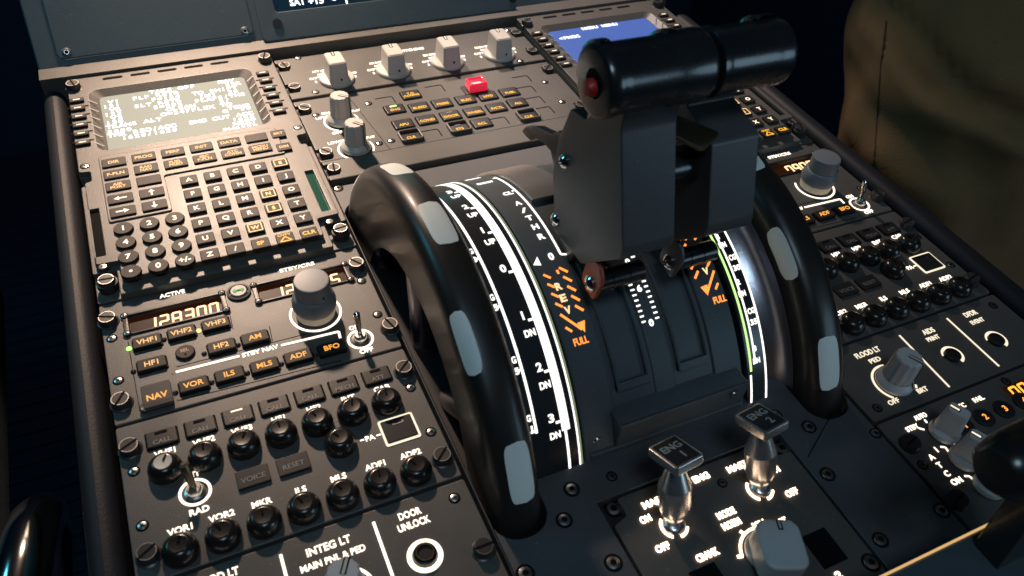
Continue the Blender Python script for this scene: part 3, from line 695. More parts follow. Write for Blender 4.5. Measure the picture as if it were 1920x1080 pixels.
# ================================================================ AUDIO CONTROL PANELS
def audio(u0, lit, label):
    t = thing('audio_panel', (u0 + .073, -.215, 0), label, 'audio panel', 'audio panels on the pedestal')
    X = lambda u: u0 + u
    P = lambda x, y, z=0.0: (lambda q: (q[0] + u0, q[1]))(at(x, y, z))
    b = B(); b.plate([[(X(p[0]), p[1]) for p in roundpoly([(0, -.2579), (.1455, -.2579), (.1455, -.1723), (0, -.1723)], .0015)]], -.0075, 0, .0006, seg=2); b.build('faceplate', PANEL, t)
    names = ['VHF1', 'VHF2', 'VHF3', 'HF1', 'HF2', 'INT', 'CAB']; call = ['CALL'] * 5 + ['MECH', 'ATT']
    n2 = ['VOR1', 'VOR2', 'MKR', 'ILS', 'MLS', 'ADF1', 'ADF2']
    b = B()
    for i in range(7):
        u = .0197 + i * .01775
        uc = X(u)
        q = B(); q.plate([rrect(uc, -.1860, .0152, .0108, .0012), rrect(uc, -.1860, .0138, .0094, .0006)], 0, .0005, .0002, 0)
        q.plate([rrect(uc, -.1860, .0136, .0092, .0008)], -.001, .0016, .0004, 1, seg=2); q.text(call[i], uc, -.1883, .0026, None, .0016, 2, .004)
        q.bar(uc - .0028, -.1832, uc + .0028, -.1832, .0016 if i != 2 or not lit else .0008, .0016, 3)
        q.build('button', [INK, KEYG, DIMTXT, WHITEK if i == 2 and lit else INK], t)
        b.text(names[i], uc, -.1943, .0032, None, .0001, 0, .024); b.text(n2[i], uc + .0004, -.2375, .0032, None, .0001, 0, .024)
        dome_knob(t, uc - .0008, -.2050, cap=(i == 0)); dome_knob(t, uc - .0006, -.2487)
    dome_knob(t, X(.0968), -.2205)
    for s, uu in (('VOICE', .0548), ('RESET', .0735)):
        q = B(); q.plate([rrect(X(uu), -.2232, .0150, .0100, .0008)], -.001, .0016, .0004, 0, seg=2); q.text(s, X(uu), -.2242, .0028, None, .0016, 1, .004); q.build('button', [KEYG, DIMTXT], t)
    cu, cv = .0292, -.2212
    b.text('RAD', X(cu) + .0002, cv - .0100, .0032, None, .0001, 0, .024); b.text('INT', X(cu) + .0004, cv + .0098, .0030, None, .0001, 0, .024)
    b.text('PA', *P(694, 821), .0030, None, .0001, 0, .02); pu, pv = P(694, 821)
    b.bar(pu - .0050, pv, pu - .0030, pv, .0007, .0001, 0); b.bar(pu + .0032, pv, pu + .0055, pv, .0007, .0001, 0)
    b.build('lettering', WHITE, t)
    toggle(t, X(cu), cv, (-.0012, .0062), BRASS, h=.0155, r=.0024)
    q = B(); uu, vv = X(.1263), -.2220
    q.plate([rrect(uu, vv, .0180, .0158, .0012), rrect(uu, vv, .0158, .0136, .0008)], 0, .0006, .0001, 0)
    q.plate([rrect(uu, vv, .0156, .0134, .0006)], -.001, .0012, .0003, 1); q.plate([rrect(uu + .0004, vv + .0036, .0058, .0016, .0004), rrect(uu + .0004, vv + .0036, .0048, .0008, .0003)], .0012, .0014, 0, 2)
    q.build('call_switch', [WHITEW, KEYG, SCREW], t)
    for (x, y) in ((241, 835), (275, 1035), (757, 688), (829, 852)): dzus(t, *P(x, y, .004), 0)
    for (x, y) in ((251, 884), (267, 986), (770, 727), (808, 810)): screw(t, *P(x, y))
    return t
audio(0.0, True, 'near audio panel with rows of round black knobs and one lit call bar')
audio(OFF, False, 'dark audio panel with black knobs beyond the far trim wheel')

# ================================================================ LIGHTING PANELS
lp_ = thing('lighting_panel', (.073, -.30, 0), 'near side lighting panel lettered INTEG LT and DOOR UNLOCK', 'lighting panel')
v0, v1 = -.345, -.2597
b = B(); b.plate([roundpoly([(0, v0), (.1455, v0), (.1455, v1), (0, v1)], .0015)], -.0075, 0, .0006, seg=2); b.build('faceplate', PANEL, lp_)
b = B()
b.text('INTEG LT', *at(616, 1023), .0038, .0195, .0001, 0, .022); b.text('MAIN PNL & PED', *at(625, 1047), .0032, .0285, .0001, 0, .022)
b.text('FLOOD LT', *at(403, 1084), .0038, .0195, .0001, 0, .022)
b.text('DOOR', *at(768, 963), .0036, .0105, .0001, 0, .024); b.text('UNLOCK', *at(776, 982), .0036, .0150, .0001, 0, .024)
p = at(700, 979); b.bar(p[0], p[1], p[0] - .0002, p[1] - .040, .0013, .0001, 0); p = at(526, 1040); b.bar(p[0], p[1], p[0] - .0002, p[1] - .040, .0013, .0001, 0)
cu, cv = at(797, 1042); b.arc(cu, cv, .0069, .0022, 0, 360, .0001, 0)
ku, kv = at(650, 1118, 0); b.arc(ku, kv, .0125, .0013, 20, 75, .0001, 0); b.arc(ku, kv, .0125, .0013, 110, 230, .0001, 0)
b.build('lettering', WHITE, lp_)
b = B(); b.lathe([(.0056, .0), (.0053, .0022), (.0046, .0026), (.0044, .0010), (0, .0010)], 32, T(cu, cv)); b.lathe([(.0041, .0009), (.0041, .0030), (.0037, .0034), (.0034, .0026), (0, .0026)], 32, T(cu, cv), 1); b.arc(cu, cv, .0038, .0003, 0, 360, .0034, 2)
b.build('button', [KEYG, KEY, BRASS], lp_)
fluted_knob(lp_, ku, kv, .0215, 60, r=.0072, skirt=.0104, mt=KNOBM)
dzus(lp_, *at(907, 1026, .003), 0); screw(lp_, *at(852, 934))
dzus(lp_, .0065, -.2680, 0); dzus(lp_, .0065, -.335, 0)

rp = thing('lighting_panel', (OFF + .073, -.285, 0), 'far side lighting panel lettered FLOOD LT, AIDS and DFDR', 'lighting panel')
b = B(); b.plate([roundpoly([(OFF, -.3088), (OFF + .1455, -.3088), (OFF + .1455, -.2597), (OFF, -.2597)], .0015)], -.0075, 0, .0006, seg=2); b.build('faceplate', PANEL, rp)
b = B()
b.text('FLOOD LT', *at(1626, 661), .0036, .0180, .0001, 0, .02); b.text('PED', *at(1640, 675), .0030, .0080, .0001, 0, .02)
b.text('AIDS', *at(1740, 621), .0036, .0090, .0001, 0, .02); b.text('PRINT', *at(1749, 634), .0030, .0095, .0001, 0, .02)
b.text('DFDR', *at(1819, 588), .0036, .0100, .0001, 0, .02); b.text('EVENT', *at(1832, 602), .0030, .0105, .0001, 0, .02)
b.text('OFF', *at(1675, 753), .0030, .0075, .0001, 0, .02); b.text('BRT', *at(1729, 731), .0030, .0075, .0001, 0, .02)
b.bar(*at(1686, 629), *at(1780, 726), .0011, .0001, 0); b.bar(*at(1775, 597), *at(1873, 687), .0011, .0001, 0)
b.arc(.3912, -.2915, .0120, .0013, 75, 225, .0001, 0); b.arc(.3912, -.2915, .0120, .0012, -42, -30, .0001, 0)
for (x, y) in ((1786, 666), (1868, 637)):
    cu, cv = at(x, y); b.arc(cu, cv, .0056, .0020, -75, 165, .0001, 0)
b.build('lettering', WHITEW, rp)
for (x, y) in ((1786, 666), (1868, 637)):
    cu, cv = at(x, y, .001); q = B(); q.lathe([(.0050, 0), (.0047, .0020), (.0040, .0024), (.0038, .0014), (0, .0012)], 28, T(cu, cv)); q.build('button', KEYG, rp)
fluted_knob(rp, .3905, -.2915, .0225, -62, r=.0076, skirt=.0104, mt=KNOBM)
screw(rp, *at(1645, 765), 0, mt=FAST); screw(rp, *at(1862, 573), 0, mt=FAST); dzus(rp, OFF + .0050, -.2668, 0)

# ================================================================ TRANSPONDER PANEL
tp = thing('transponder_panel', (OFF + .073, -.36, 0), 'dark transponder panel with grey knobs and digit keys beside the black flap lever', 'transponder panel')
b = B(); b.plate([roundpoly([(OFF, -.46), (OFF + .1455, -.46), (OFF + .1455, -.3105), (OFF, -.3105)], .0015)], -.0075, 0, .0006, seg=2); b.build('faceplate', PANEL, tp)
b = B()
b.text('AUTO', *at(1725, 781), .0028, .0085, .0001, 0, .03); b.text('STBY', *at(1710, 802), .0028, .0085, .0001, 0, .03)
b.text('ATC', *at(1800, 762), .0028, .0070, .0001, 0, .02); b.text('FAIL', *at(1834, 748), .0028, .0075, .0001, 0, .02)
b.bar(*at(1733, 787), *at(1738, 793), .0009, .0001, 0); b.bar(*at(1722, 803), *at(1733, 806), .0009, .0001, 0)
for s, x, y in (('A', 1746, 857), ('T', 1761, 872), ('C', 1775, 888), ('1', 1787, 831), ('1', 1755, 843), ('ON', 1793, 902), ('A', 1837, 885)): b.text(s, *at(x, y), .0032, None, .0001, 0, .03)
b.bar(*at(1763, 838), *at(1772, 839), .0009, .0001, 0); b.bar(*at(1772, 839), *at(1779, 848), .0009, .0001, 0)
b.bar(*at(1808, 893), *at(1817, 893), .0009, .0001, 0); b.bar(*at(1817, 893), *at(1826, 901), .0009, .0001, 0)
b.build('lettering', WHITE, tp)
for (x, y, an) in ((1768, 812, 115), (1806, 862, 115), (1852, 913, 115)):
    bar_knob(tp, *at(x, y), .0195, an, r=.0080, w=.0080, mt=KNOBM)
for i in range(8):
    p0 = Vector(at(1808, 798, .001)); p1 = Vector(at(1846, 782, .001)); d = p1 - p0
    c = p0 + d * (i % 4) + Vector((d.y, -d.x)).normalized() * (.016 * (i // 4))
    if i > 3 or True:
        q = B(); q.lathe([(.0058, 0), (.0058, .0010), (.0048, .0016), (0, .0016)], 24, T(c.x, c.y)); q.text(str((i + 1) % 8), c.x, c.y, .0036, None, .0016, 1, .02); q.build('key', [KEYG, ORANGE if i else ORANGE], tp)
q = B(); u, v = at(1935, 725); q.box(u - .018, u + .028, v - .0075, v + .0055, -.001, .0006); wd = q.build('display', WINDOW, tp)
q = B(); digits(q, '7000', u - .016, v - .005, .0088, .0070, .0007, 0, .0012); q.build('digit', em('transponder_digit', (1, .42, .05), 1.8), wd)
q = B(); q.lathe([(.0007, .0002), (0, .0004)], 10, T(*at(1815, 757))); q.build('lamp', mat('red_lamp_unlit', (.18, .01, .01), .3), tp)
for (x, y) in ((1705, 834), (1793, 940)):
    u, v = at(x, y); q = B(); q.lathe([(.0058, 0), (.0056, .0008), (.0048, .0032), (0, .0034)], 24, T(u, v)); q.bar(u - .004, v - .001, u + .004, v + .001, .001, .0034, 1); q.build('fastener', [KEYG, INK], tp)
screw(tp, *at(1730, 872), 0, mt=FAST); screw(tp, *at(1886, 715), 0, mt=FAST)

# ================================================================ ENGINE MASTER PANEL
ep = thing('engine_panel', (.2534, -.34, 0), 'dark panel with two steel engine master switches and a grey selector', 'engine panel')
b = B(); b.plate([roundpoly([(.2090, -.2966), (.2980, -.2966), (.2980, -.3060), (.3062, -.3060), (.3062, -.468), (.2005, -.468), (.2005, -.3085), (.2090, -.3060)], .0015)], -.0075, -.0004, .0006, seg=2)
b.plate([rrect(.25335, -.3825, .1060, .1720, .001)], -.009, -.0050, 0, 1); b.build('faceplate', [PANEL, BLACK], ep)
b = B()
for s, x, y, wdt in (('MASTER 1', 1240, 935, .0210), ('ON', 1210, 973, .0056), ('OFF', 1242, 1026, .0072), ('ENG', 1314, 895, .0092), ('MASTER 2', 1396, 869, .0210), ('OFF', 1484, 923, .0070), ('MODE', 1361, 962, .0100), ('NORM', 1371, 982, .0100),
                     ('IGN', 1423, 983, .0066), ('START', 1459, 981, .0100), ('CRANK', 1326, 1040, .0118), ('2', 1572, 1078, .0030), ('ON', 1451, 881, .0058)):
    b.text(s, *at(x, y), .0034, wdt, 0, 0, .034)
su, sv = .2600, -.3475
b.arc(su, sv, .0128, .0012, 62, 165, 0, 0)
for a in (70, 112, 165): c, s = math.cos(R_(a)), math.sin(R_(a)); b.bar(su + c * .0125, sv + s * .0125, su + c * .0152, sv + s * .0152, .0014, 0, 0)
for (uu, vv) in ((.2268, -.3190), (.2772, -.3183)): b.arc(uu, vv, .0064, .0009, 130, 235, 0, 0); b.arc(uu, vv, .0064, .0010, 270, 330, 0, 0)
b.build('lettering', em('bright_backlit_lettering', (1.0, 0.72, 0.50), 5.5), ep)
def master(uu, vv, n):
    d = Vector((-.0012 if n == '1' else -.0040, .0145, .0440)).normalized(); q = d.to_track_quat('Z', 'Y').to_matrix().to_4x4(); q.translation = (uu, vv, 0.0)
    b = B(); b.lathe([(.0058, -.001), (.0058, .0008), (.0050, .0022), (.0036, .0030), (0, .0030)], 32, T(uu, vv), 0)
    b.lathe([(.0034, .0015), (.0040, .0045), (.0062, .0085), (.0075, .0130), (.0076, .0245), (.0074, .0250), (.0042, .0345), (.0034, .0358), (.0032, .0395)], 48, q, 0)
    b.lathe([(.0007, 0), (0, 0)], 8, T(*(Vector((uu, vv, 0)) + d * .0165 + Vector((.0030, -.0056, 0)))) @ Matrix.Rotation(R_(80), 4, 'X'), 1)
    o = b.build('master_switch', [STEEL, INK], ep)
    hq = Matrix.Translation(Vector((uu, vv, 0)) + d * .0395) @ Matrix.Rotation(R_(-20), 4, 'X') @ Matrix.Rotation(R_(8), 4, 'Z')
    f = lambda p: tuple(hq @ Vector(p))
    h = B(); h.plate([rrect(0, 0, .0162, .0188, .0014)], 0, .0046, .0006, 0, f, 2); h.plate([rrect(0, 0, .0136, .0160, .0008)], .0044, .0048, 0, 1, f)
    h.text('ENG', 0, .0030, .0042, .0105, .0048, 2, .008, f); h.text(n, .0012, -.0034, .0042, None, .0048, 2, .008, f)
    h.build('switch_head', [STEEL, KEYG, SILTXT], o)
master(.2268, -.3190, '1'); master(.2772, -.3183, '2')
# mode selector: broad paddle on a round skirt
q = B(); q.lathe([(0, .0006), (.0112, .0006), (.0112, .0030), (.0104, .0042), (.006, .0046)], 40, T(su, sv))
f = lambda p: (su + p[0] * math.cos(R_(22)) + p[1] * math.sin(R_(22)), sv - p[0] * math.sin(R_(22)) + p[1] * math.cos(R_(22)), p[2])
q.plate([roundpoly([(-.0100, .0040), (-.0070, .0075), (.0070, .0075), (.0100, .0040), (.0100, -.0130), (.0070, -.0165), (-.0070, -.0165), (-.0100, -.0130)], .003)], .0036, .0175, .0016, 0, f, 3)
q.bar(.0010, .0020, .0010, .0070, .0024, .0175, 1, .0001, f); q.bar(.0010, .0026, .0010, .0070, .0010, .0176, 2, .0001, f)
q.build('mode_selector', [KNOBM, INK, SILTXT], ep)
q = B(); u, v = at(1546, 1027); q.plate([rrect(u, v, .0140, .0170, .0006)], -.0006, -.0001, 0); q.build('blank_window', INK, ep)
u, v = at(1335, 1095); q = B(); q.plate([rrect(u, v, .0140, .0170, .0006)], -.0006, -.0001, 0); q.build('blank_window', INK, ep)
for (x, y) in ((1151, 952), (1467, 838)): screw(ep, *at(x, y, -.004), -.0050, .0034, True)
screw(ep, *at(1355, 905), -.0004, .0019, mt=FAST)
screw(ep, *at(1632, 1056, -.001), -.0004, .0034, True)

# ================================================================ THROTTLE QUADRANT (drum about the axis VC, ZC)
VC, ZC = -.1685, -.0443
tq = thing('throttle_quadrant', (.2533, VC, 0), 'curved grey throttle quadrant with white trim scales and orange reverse arrows', 'throttle quadrant')
def dr(u, th, R): return (u, VC + R * math.cos(R_(th)), ZC + R * math.sin(R_(th)))
def wrap(R):      # flat (u, y about an angle, height) -> drum; y in metres along the arc, 0 at theta 90
    def g(p):
        th = math.pi / 2 - p[1] / R
        r = R + p[2]
        return (p[0], VC + r * math.cos(th), ZC + r * math.sin(th))
    return g
def ya(th, R): return (90 - th) * math.pi / 180 * R
def drum_band(b, u0, u1, t0, t1, R, depth, mi=0, n=None, bev=.0006):
    n = n or max(2, int(abs(t1 - t0) / 2)); prof = [(u0, R - depth), (u0, R - bev), (u0 + bev, R), (u1 - bev, R), (u1, R - bev), (u1, R - depth)]
    vs = [dr(u, t0 + (t1 - t0) * i / n, r) for i in range(n + 1) for (u, r) in prof]; m = len(prof)
    fs = [(i * m + k, i * m + k + 1, (i + 1) * m + k + 1, (i + 1) * m + k) for i in range(n) for k in range(m - 1)]
    fs += [(i * m + m - 1, i * m, (i + 1) * m, (i + 1) * m + m - 1) for i in range(n)]
    fs += [tuple(range(m)), tuple(n * m + k for k in range(m))]
    b.raw(vs, fs, mi)
RD = .114
b = B()
drum_band(b, .2045, .2232, 20, 172, .1140, .03); drum_band(b, .2834, .3004, 20, 172, .1140, .03)
drum_band(b, .2232, .2478, 20, 172, .1128, .03, bev=0.0001); drum_band(b, .2600, .2834, 20, 172, .1128, .03, bev=.0001); drum_band(b, .2478, .2600, 20, 172, .1134, .03)
b.build('cover', QUADM, tq)
b = B(); drum_band(b, .2236, .2474, 24, 84, .1158, .02); b.build('dust_cover', STEEL, tq)
b = B()   # lever channels: raised lips round each sunk track
for (a, c) in ((.2262, .2452), (.2622, .2808)):
    drum_band(b, a, a + .0016, 98, 141, .1152, .004); drum_band(b, c - .0016, c, 98, 141, .1152, .004); drum_band(b, a, c, 139.4, 141.4, .1153, .004)
    drum_band(b, a + .0016, c - .0016, 112, 113, .1130, .003)
b.build('channel_lip', QUADM, tq)
b = B(); b.plate([rrect(.2592, -.2640, .0768, .0190, .0008)], -.004, .0205, .0012, seg=2); bx = b.build('lower_box', QUADM, tq)
b = B(); b.plate([rrect(.2525, -.2728, .0905, .0020, .0006)], -.004, .0040, .0004); b.build('skirt', QUADM, tq)
for (x, y) in ((1118, 822), (1374, 736)):
    u, z = atv(x, y, -.2735); q = B(); q.lathe([(.0021, 0), (.0018, .0008), (0, .0010)], 16, Matrix.Translation((u, -.2745, max(z, .004))) @ Matrix.Rotation(R_(90), 4, 'X')); q.build('screw', SCREW, tq)
# A/THR gate line, REV arrows
g = wrap(RD); RG = RD
def arcline(b, u, t0, t1, wd, R=RD, mi=0, h=.0002):
    n = max(4, int(abs(t1 - t0) / 1.5)); vs = []
    for i in range(n + 1):
        t = t0 + (t1 - t0) * i / n
        for (uu, rr) in ((u - wd / 2, R - .0003), (u - wd / 2, R + h), (u + wd / 2, R + h), (u + wd / 2, R - .0003)): vs.append(dr(uu, t, rr))
    fs = [(i * 4 + k, i * 4 + k + 1, i * 4 + 5 + k, i * 4 + 4 + k) for i in range(n) for k in range(3)] + [(0, 1, 2, 3), (n * 4, n * 4 + 1, n * 4 + 2, n * 4 + 3)]
    b.raw(vs, fs, mi)
def tdr(b, s, u, th, h, w=None, R=RD, mi=0, bold=.034, rot=0.0): b.text(s, u, ya(th, R), h, w, .00005, mi, bold, wrap(R), .0001, 'C', rot)
def gbar(b, u0, t0, u1, t1, wd, R=RD, mi=0):
    b.bar(u0, ya(t0, R), u1, ya(t1, R), wd, .00005, mi, .0002, wrap(R))
b = B()
arcline(b, .2212, 62, 104, .0011)
for th in (63, 76, 104): gbar(b, .2212, th, .2245 if th == 104 else .2190, th + .4, .0010)
tdr(b, '0', .2158, 103.8, .0040, .0028); tdr(b, 'CL', .2160, 77, .0034); tdr(b, 'FLX/MCT', .2120, 66, .0030, .0095); tdr(b, 'TO/GA', .2115, 57, .0030, .0090)
for s, th in (('A', 83), ('/', 86.6), ('T', 90), ('H', 93.6), ('R', 97.2)): tdr(b, s, .2164, th, .0036, .0036)
P = [(.2040 + .0010, 105.0), (.2088, 103.0), (.2088, 105.6)]
vs = [dr(u, t, RD + h) for h in (0, .0002) for (u, t) in P]; b.raw(vs, [(0, 1, 2), (3, 5, 4), (0, 3, 4, 1), (1, 4, 5, 2), (2, 5, 3, 0)])
b.build('lettering', SCALEW, tq)
for (uc, ln, full) in ((.2140, .2170, .2140), (.2925, .2900, .2960)):
    sg = 1 if uc < .25 else -1; b = B()
    for i in range(6):
        th = 108.3 + i * 2.65
        if i < 4: gbar(b, uc - sg * .0064, th, uc - sg * .0034, th + 1.3, .0011)
        if i < 5: gbar(b, uc + sg * .0030, th - .8, uc + sg * .0064, th + .9, .0012)
    gbar(b, uc - sg * .0060, 119.2, uc + sg * .0024, 124.2, .0012); gbar(b, uc - sg * .0056, 122.6, uc - sg * .0030, 124.0, .0011)
    gbar(b, uc + sg * .0014, 108.0, uc + sg * .0030, 123.6, .0012)
    P = [(uc - .0022 + sg * .0030, 122.4), (uc + .0022 + sg * .0030, 122.2), (uc + .0004 + sg * .0030, 125.0)]
    vs = [dr(u, t, RD + h) for h in (.0001, .0003) for (u, t) in P]; b.raw(vs, [(0, 1, 2), (3, 5, 4), (0, 3, 4, 1), (1, 4, 5, 2), (2, 5, 3, 0)])
    tdr(b, 'FULL', full, 126.7, .0036, .0078, RD, 0, .018)
    b.build('reverse_marking', ORANGE, tq)
b = B()
for (uc, sg) in ((.2140, 1), (.2925, -1)):
    for s, th in (('R', 112.2), ('E', 115.4), ('V', 118.6)): tdr(b, s, uc - sg * .0014, th, .0038, .0034)
b.build('reverse_lettering', em('reverse_pale_lettering', (1, .55, .28), 1.7), tq)
b = B()  # counter strip between the levers
for i in range(17):
    th = 104.0 + i * 1.42
    if 108 < th < 128: gbar(b, .2568, th, .2590, th, .0008, .1134)
    if 112 < th < 128.5: gbar(b, .2488, th, .2510, th, .0008, .1134)
    if 100 < th < 109: gbar(b, .2548, th, .2570, th, .0008, .1134)
for s, th in (('0', 110.6), ('6', 118.2), ('0', 127.4)): tdr(b, s, .2539, th, .0034, .0026, .1134)
b.build('counter_marking', CTR, tq)
# trim scales either side of the cover
def scale(mir):
    m = (lambda u: .5066 - u) if mir else (lambda u: u)
    q = B(); 
    a, c = (.1762, .2030) if not mir else (.3036, .3160); drum_band(q, a, c, 20, 172, .1137, .03)
    sc = q.build('trim_scale', SCALEB, tq)
    q = B(); w_ = B(); e = B()
    if not mir:
        arcline(q, .1962, 40, 146.6, .0042, .1138); arcline(q, .2016, 36, 170, .0008, .1138); arcline(q, .1810, 58, 145, .0013, .1138); arcline(q, .1958, 146.6, 168, .0012, .1138)
        for s1, s2, th in (('3', 'UP', 68.5), ('2', 'UP', 80.3), ('1', 'UP', 91.7), ('0', '', 105), ('1', 'DN', 118.2), ('2', 'DN', 131.1), ('3', 'DN', 143.8)):
            tdr(q, s1, .1896, th - 1.3, .0042, None if s1 == '1' else .0030, .1138, 0, .03); gbar(q, .1915, th + .2, .1945, th + .2, .0012, .1138)
            if s2: tdr(q, s2, .1902, th + 3.2, .0034, .0056, .1138)
        for s, th in (('CG', 96.5), ('30', 99.2), ('CG', 110.5), ('35', 113.2), ('CG', 126.5), ('25', 129.2), ('CG', 140.8), ('21', 143.6)):
            tdr(q, s, .1772, th, .0032, .0046, .1138)
        for th in (99.2, 113.2, 129.2, 144.4): gbar(q, .1782, th, .1806, th, .0011, .1138)
        arcline(e, .2027, 20, 170, .0009, .1137); arcline(e, .1766, 20, 170, .0007, .1137)
    else:
        arcline(w_, .3062, 98, 148, .0012, .1138); arcline(q, .3092, 98, 146, .0010, .1138); arcline(q, .3156, 96, 168, .0010, .1138); arcline(q, .3058, 149, 166, .0010, .1138)
        for s, th in (('CG', 101), ('25', 104), ('1', 110.4), ('DN', 113), ('CG', 117.0), ('30', 120), ('2', 123.8), ('DN', 127), ('CG', 132), ('35', 135), ('3', 142), ('DN', 145.4)):
            tdr(q, s, .3126 if s[0] in 'C' or s in ('25', '30', '35') else .3102, th, .0030, None if len(s) == 1 else .0044, .1138)
        arcline(e, .3157, 20, 96, .0006, .1137)
    q.build('scale_marking', SCALEW, sc)
    if mir: w_.build('green_band', SCALEG, sc)
    e.build('glowing_edge', SCALEE, sc)
scale(False); scale(True)

# ================================================================ TRIM WHEELS
def trim_wheel(mir, label):
    m = (lambda u: .5066 - u) if mir else (lambda u: u)
    t = thing('trim_wheel', (m(.1620), VC, ZC), label, 'trim wheel', 'pair of trim wheels beside the throttle')
    ax = Matrix.Translation((0, VC, ZC)) @ Matrix.Rotation(R_(90), 4, 'Y') # z of lathe -> +x
    q = B()
    prof = [(.0860, .1525), (.1000, .1512)] + [(.1323 - .012 + .012 * math.sin(R_(k)) ** (2 / 2.6), .162 - .012 * (1 if k <= 90 else -1) * abs(math.cos(R_(k))) ** (2 / 2.6)) for k in range(0, 181, 10)] + [(.1000, .1728), (.0860, .1715), (.0860, .1525)]
    q.lathe([(r, m(z)) for (r, z) in prof], 160, ax); q.build('rim', RIM, t)
    q = B()
    prof = [(.1085, .1756), (.1050, .1754), (.1030, .1745), (.1000, .1735)]
    if mir: prof = [(.1110, .1902), (.1085, .1897), (.1045, .1890), (.1028, .1876), (.1030, .1858), (.1040, .1835), (.1054, .1808), (.1070, .1782), (.1090, .1760), (.1120, .1746), (.1155, .1741)]
    q.lathe([(r, m(z)) for (r, z) in prof], 160, ax)
    q.lathe([(.1000, m(.1690)), (.060, m(.1690)), (.03, m(.1660)), (.012, m(.1660))], 64, ax)
    for k in range(6):
        a = R_(k * 60 + 20); c, s = math.cos(a), math.sin(a)
        q.cyl((m(.1600), VC + c * .02, ZC + s * .02), (m(.1600), VC + c * .099, ZC + s * .099), .006, 12)
    q.build('hub', FLANGE, t)
    # pale markings let into the rim, alternately toward either side
    for k in range(13):
        th = 93.0 + k * (360 / 13); side = k % 2
        ac = (math.acos(-.11 if not side else .70 ** 1.3) if not mir else math.acos(-.2 if not side else -.93 ** 1.3))
        if not mir and side: ac = math.acos(.70 ** 1.3)
        q = B(); n = 40; h = 6.6; vs = []; W = 10; sp = .44
        for i in range(n + 1):
            tt = -1 + 2 * i / n; th_ = th + tt * h
            e = max(.02, (1 - min(1.0, abs(tt)) ** 4) ** .25)
            for j in range(W + 1):
                aa = ac + (-1 + 2 * j / W) * sp * e
                c_ = math.cos(aa); uu = .162 - (1 if c_ > 0 else -1) * .0121 * abs(c_) ** (2 / 2.6)
                rr = .1323 - .012 + .0121 * max(0.0, math.sin(aa)) ** (2 / 2.6)
                vs.append((m(uu), VC + rr * math.cos(R_(th_)), ZC + rr * math.sin(R_(th_))))
        fs = [(i * (W + 1) + j, i * (W + 1) + j + 1, (i + 1) * (W + 1) + j + 1, (i + 1) * (W + 1) + j) for i in range(n) for j in range(W)]
        q.raw(vs, fs); q.build('grip_marking', INSERT, t, 60)
    return t
trim_wheel(False, 'near black trim wheel with pale markings beside the lit white scale')
trim_wheel(True, 'far black trim wheel with pale markings and shiny hub past the levers')

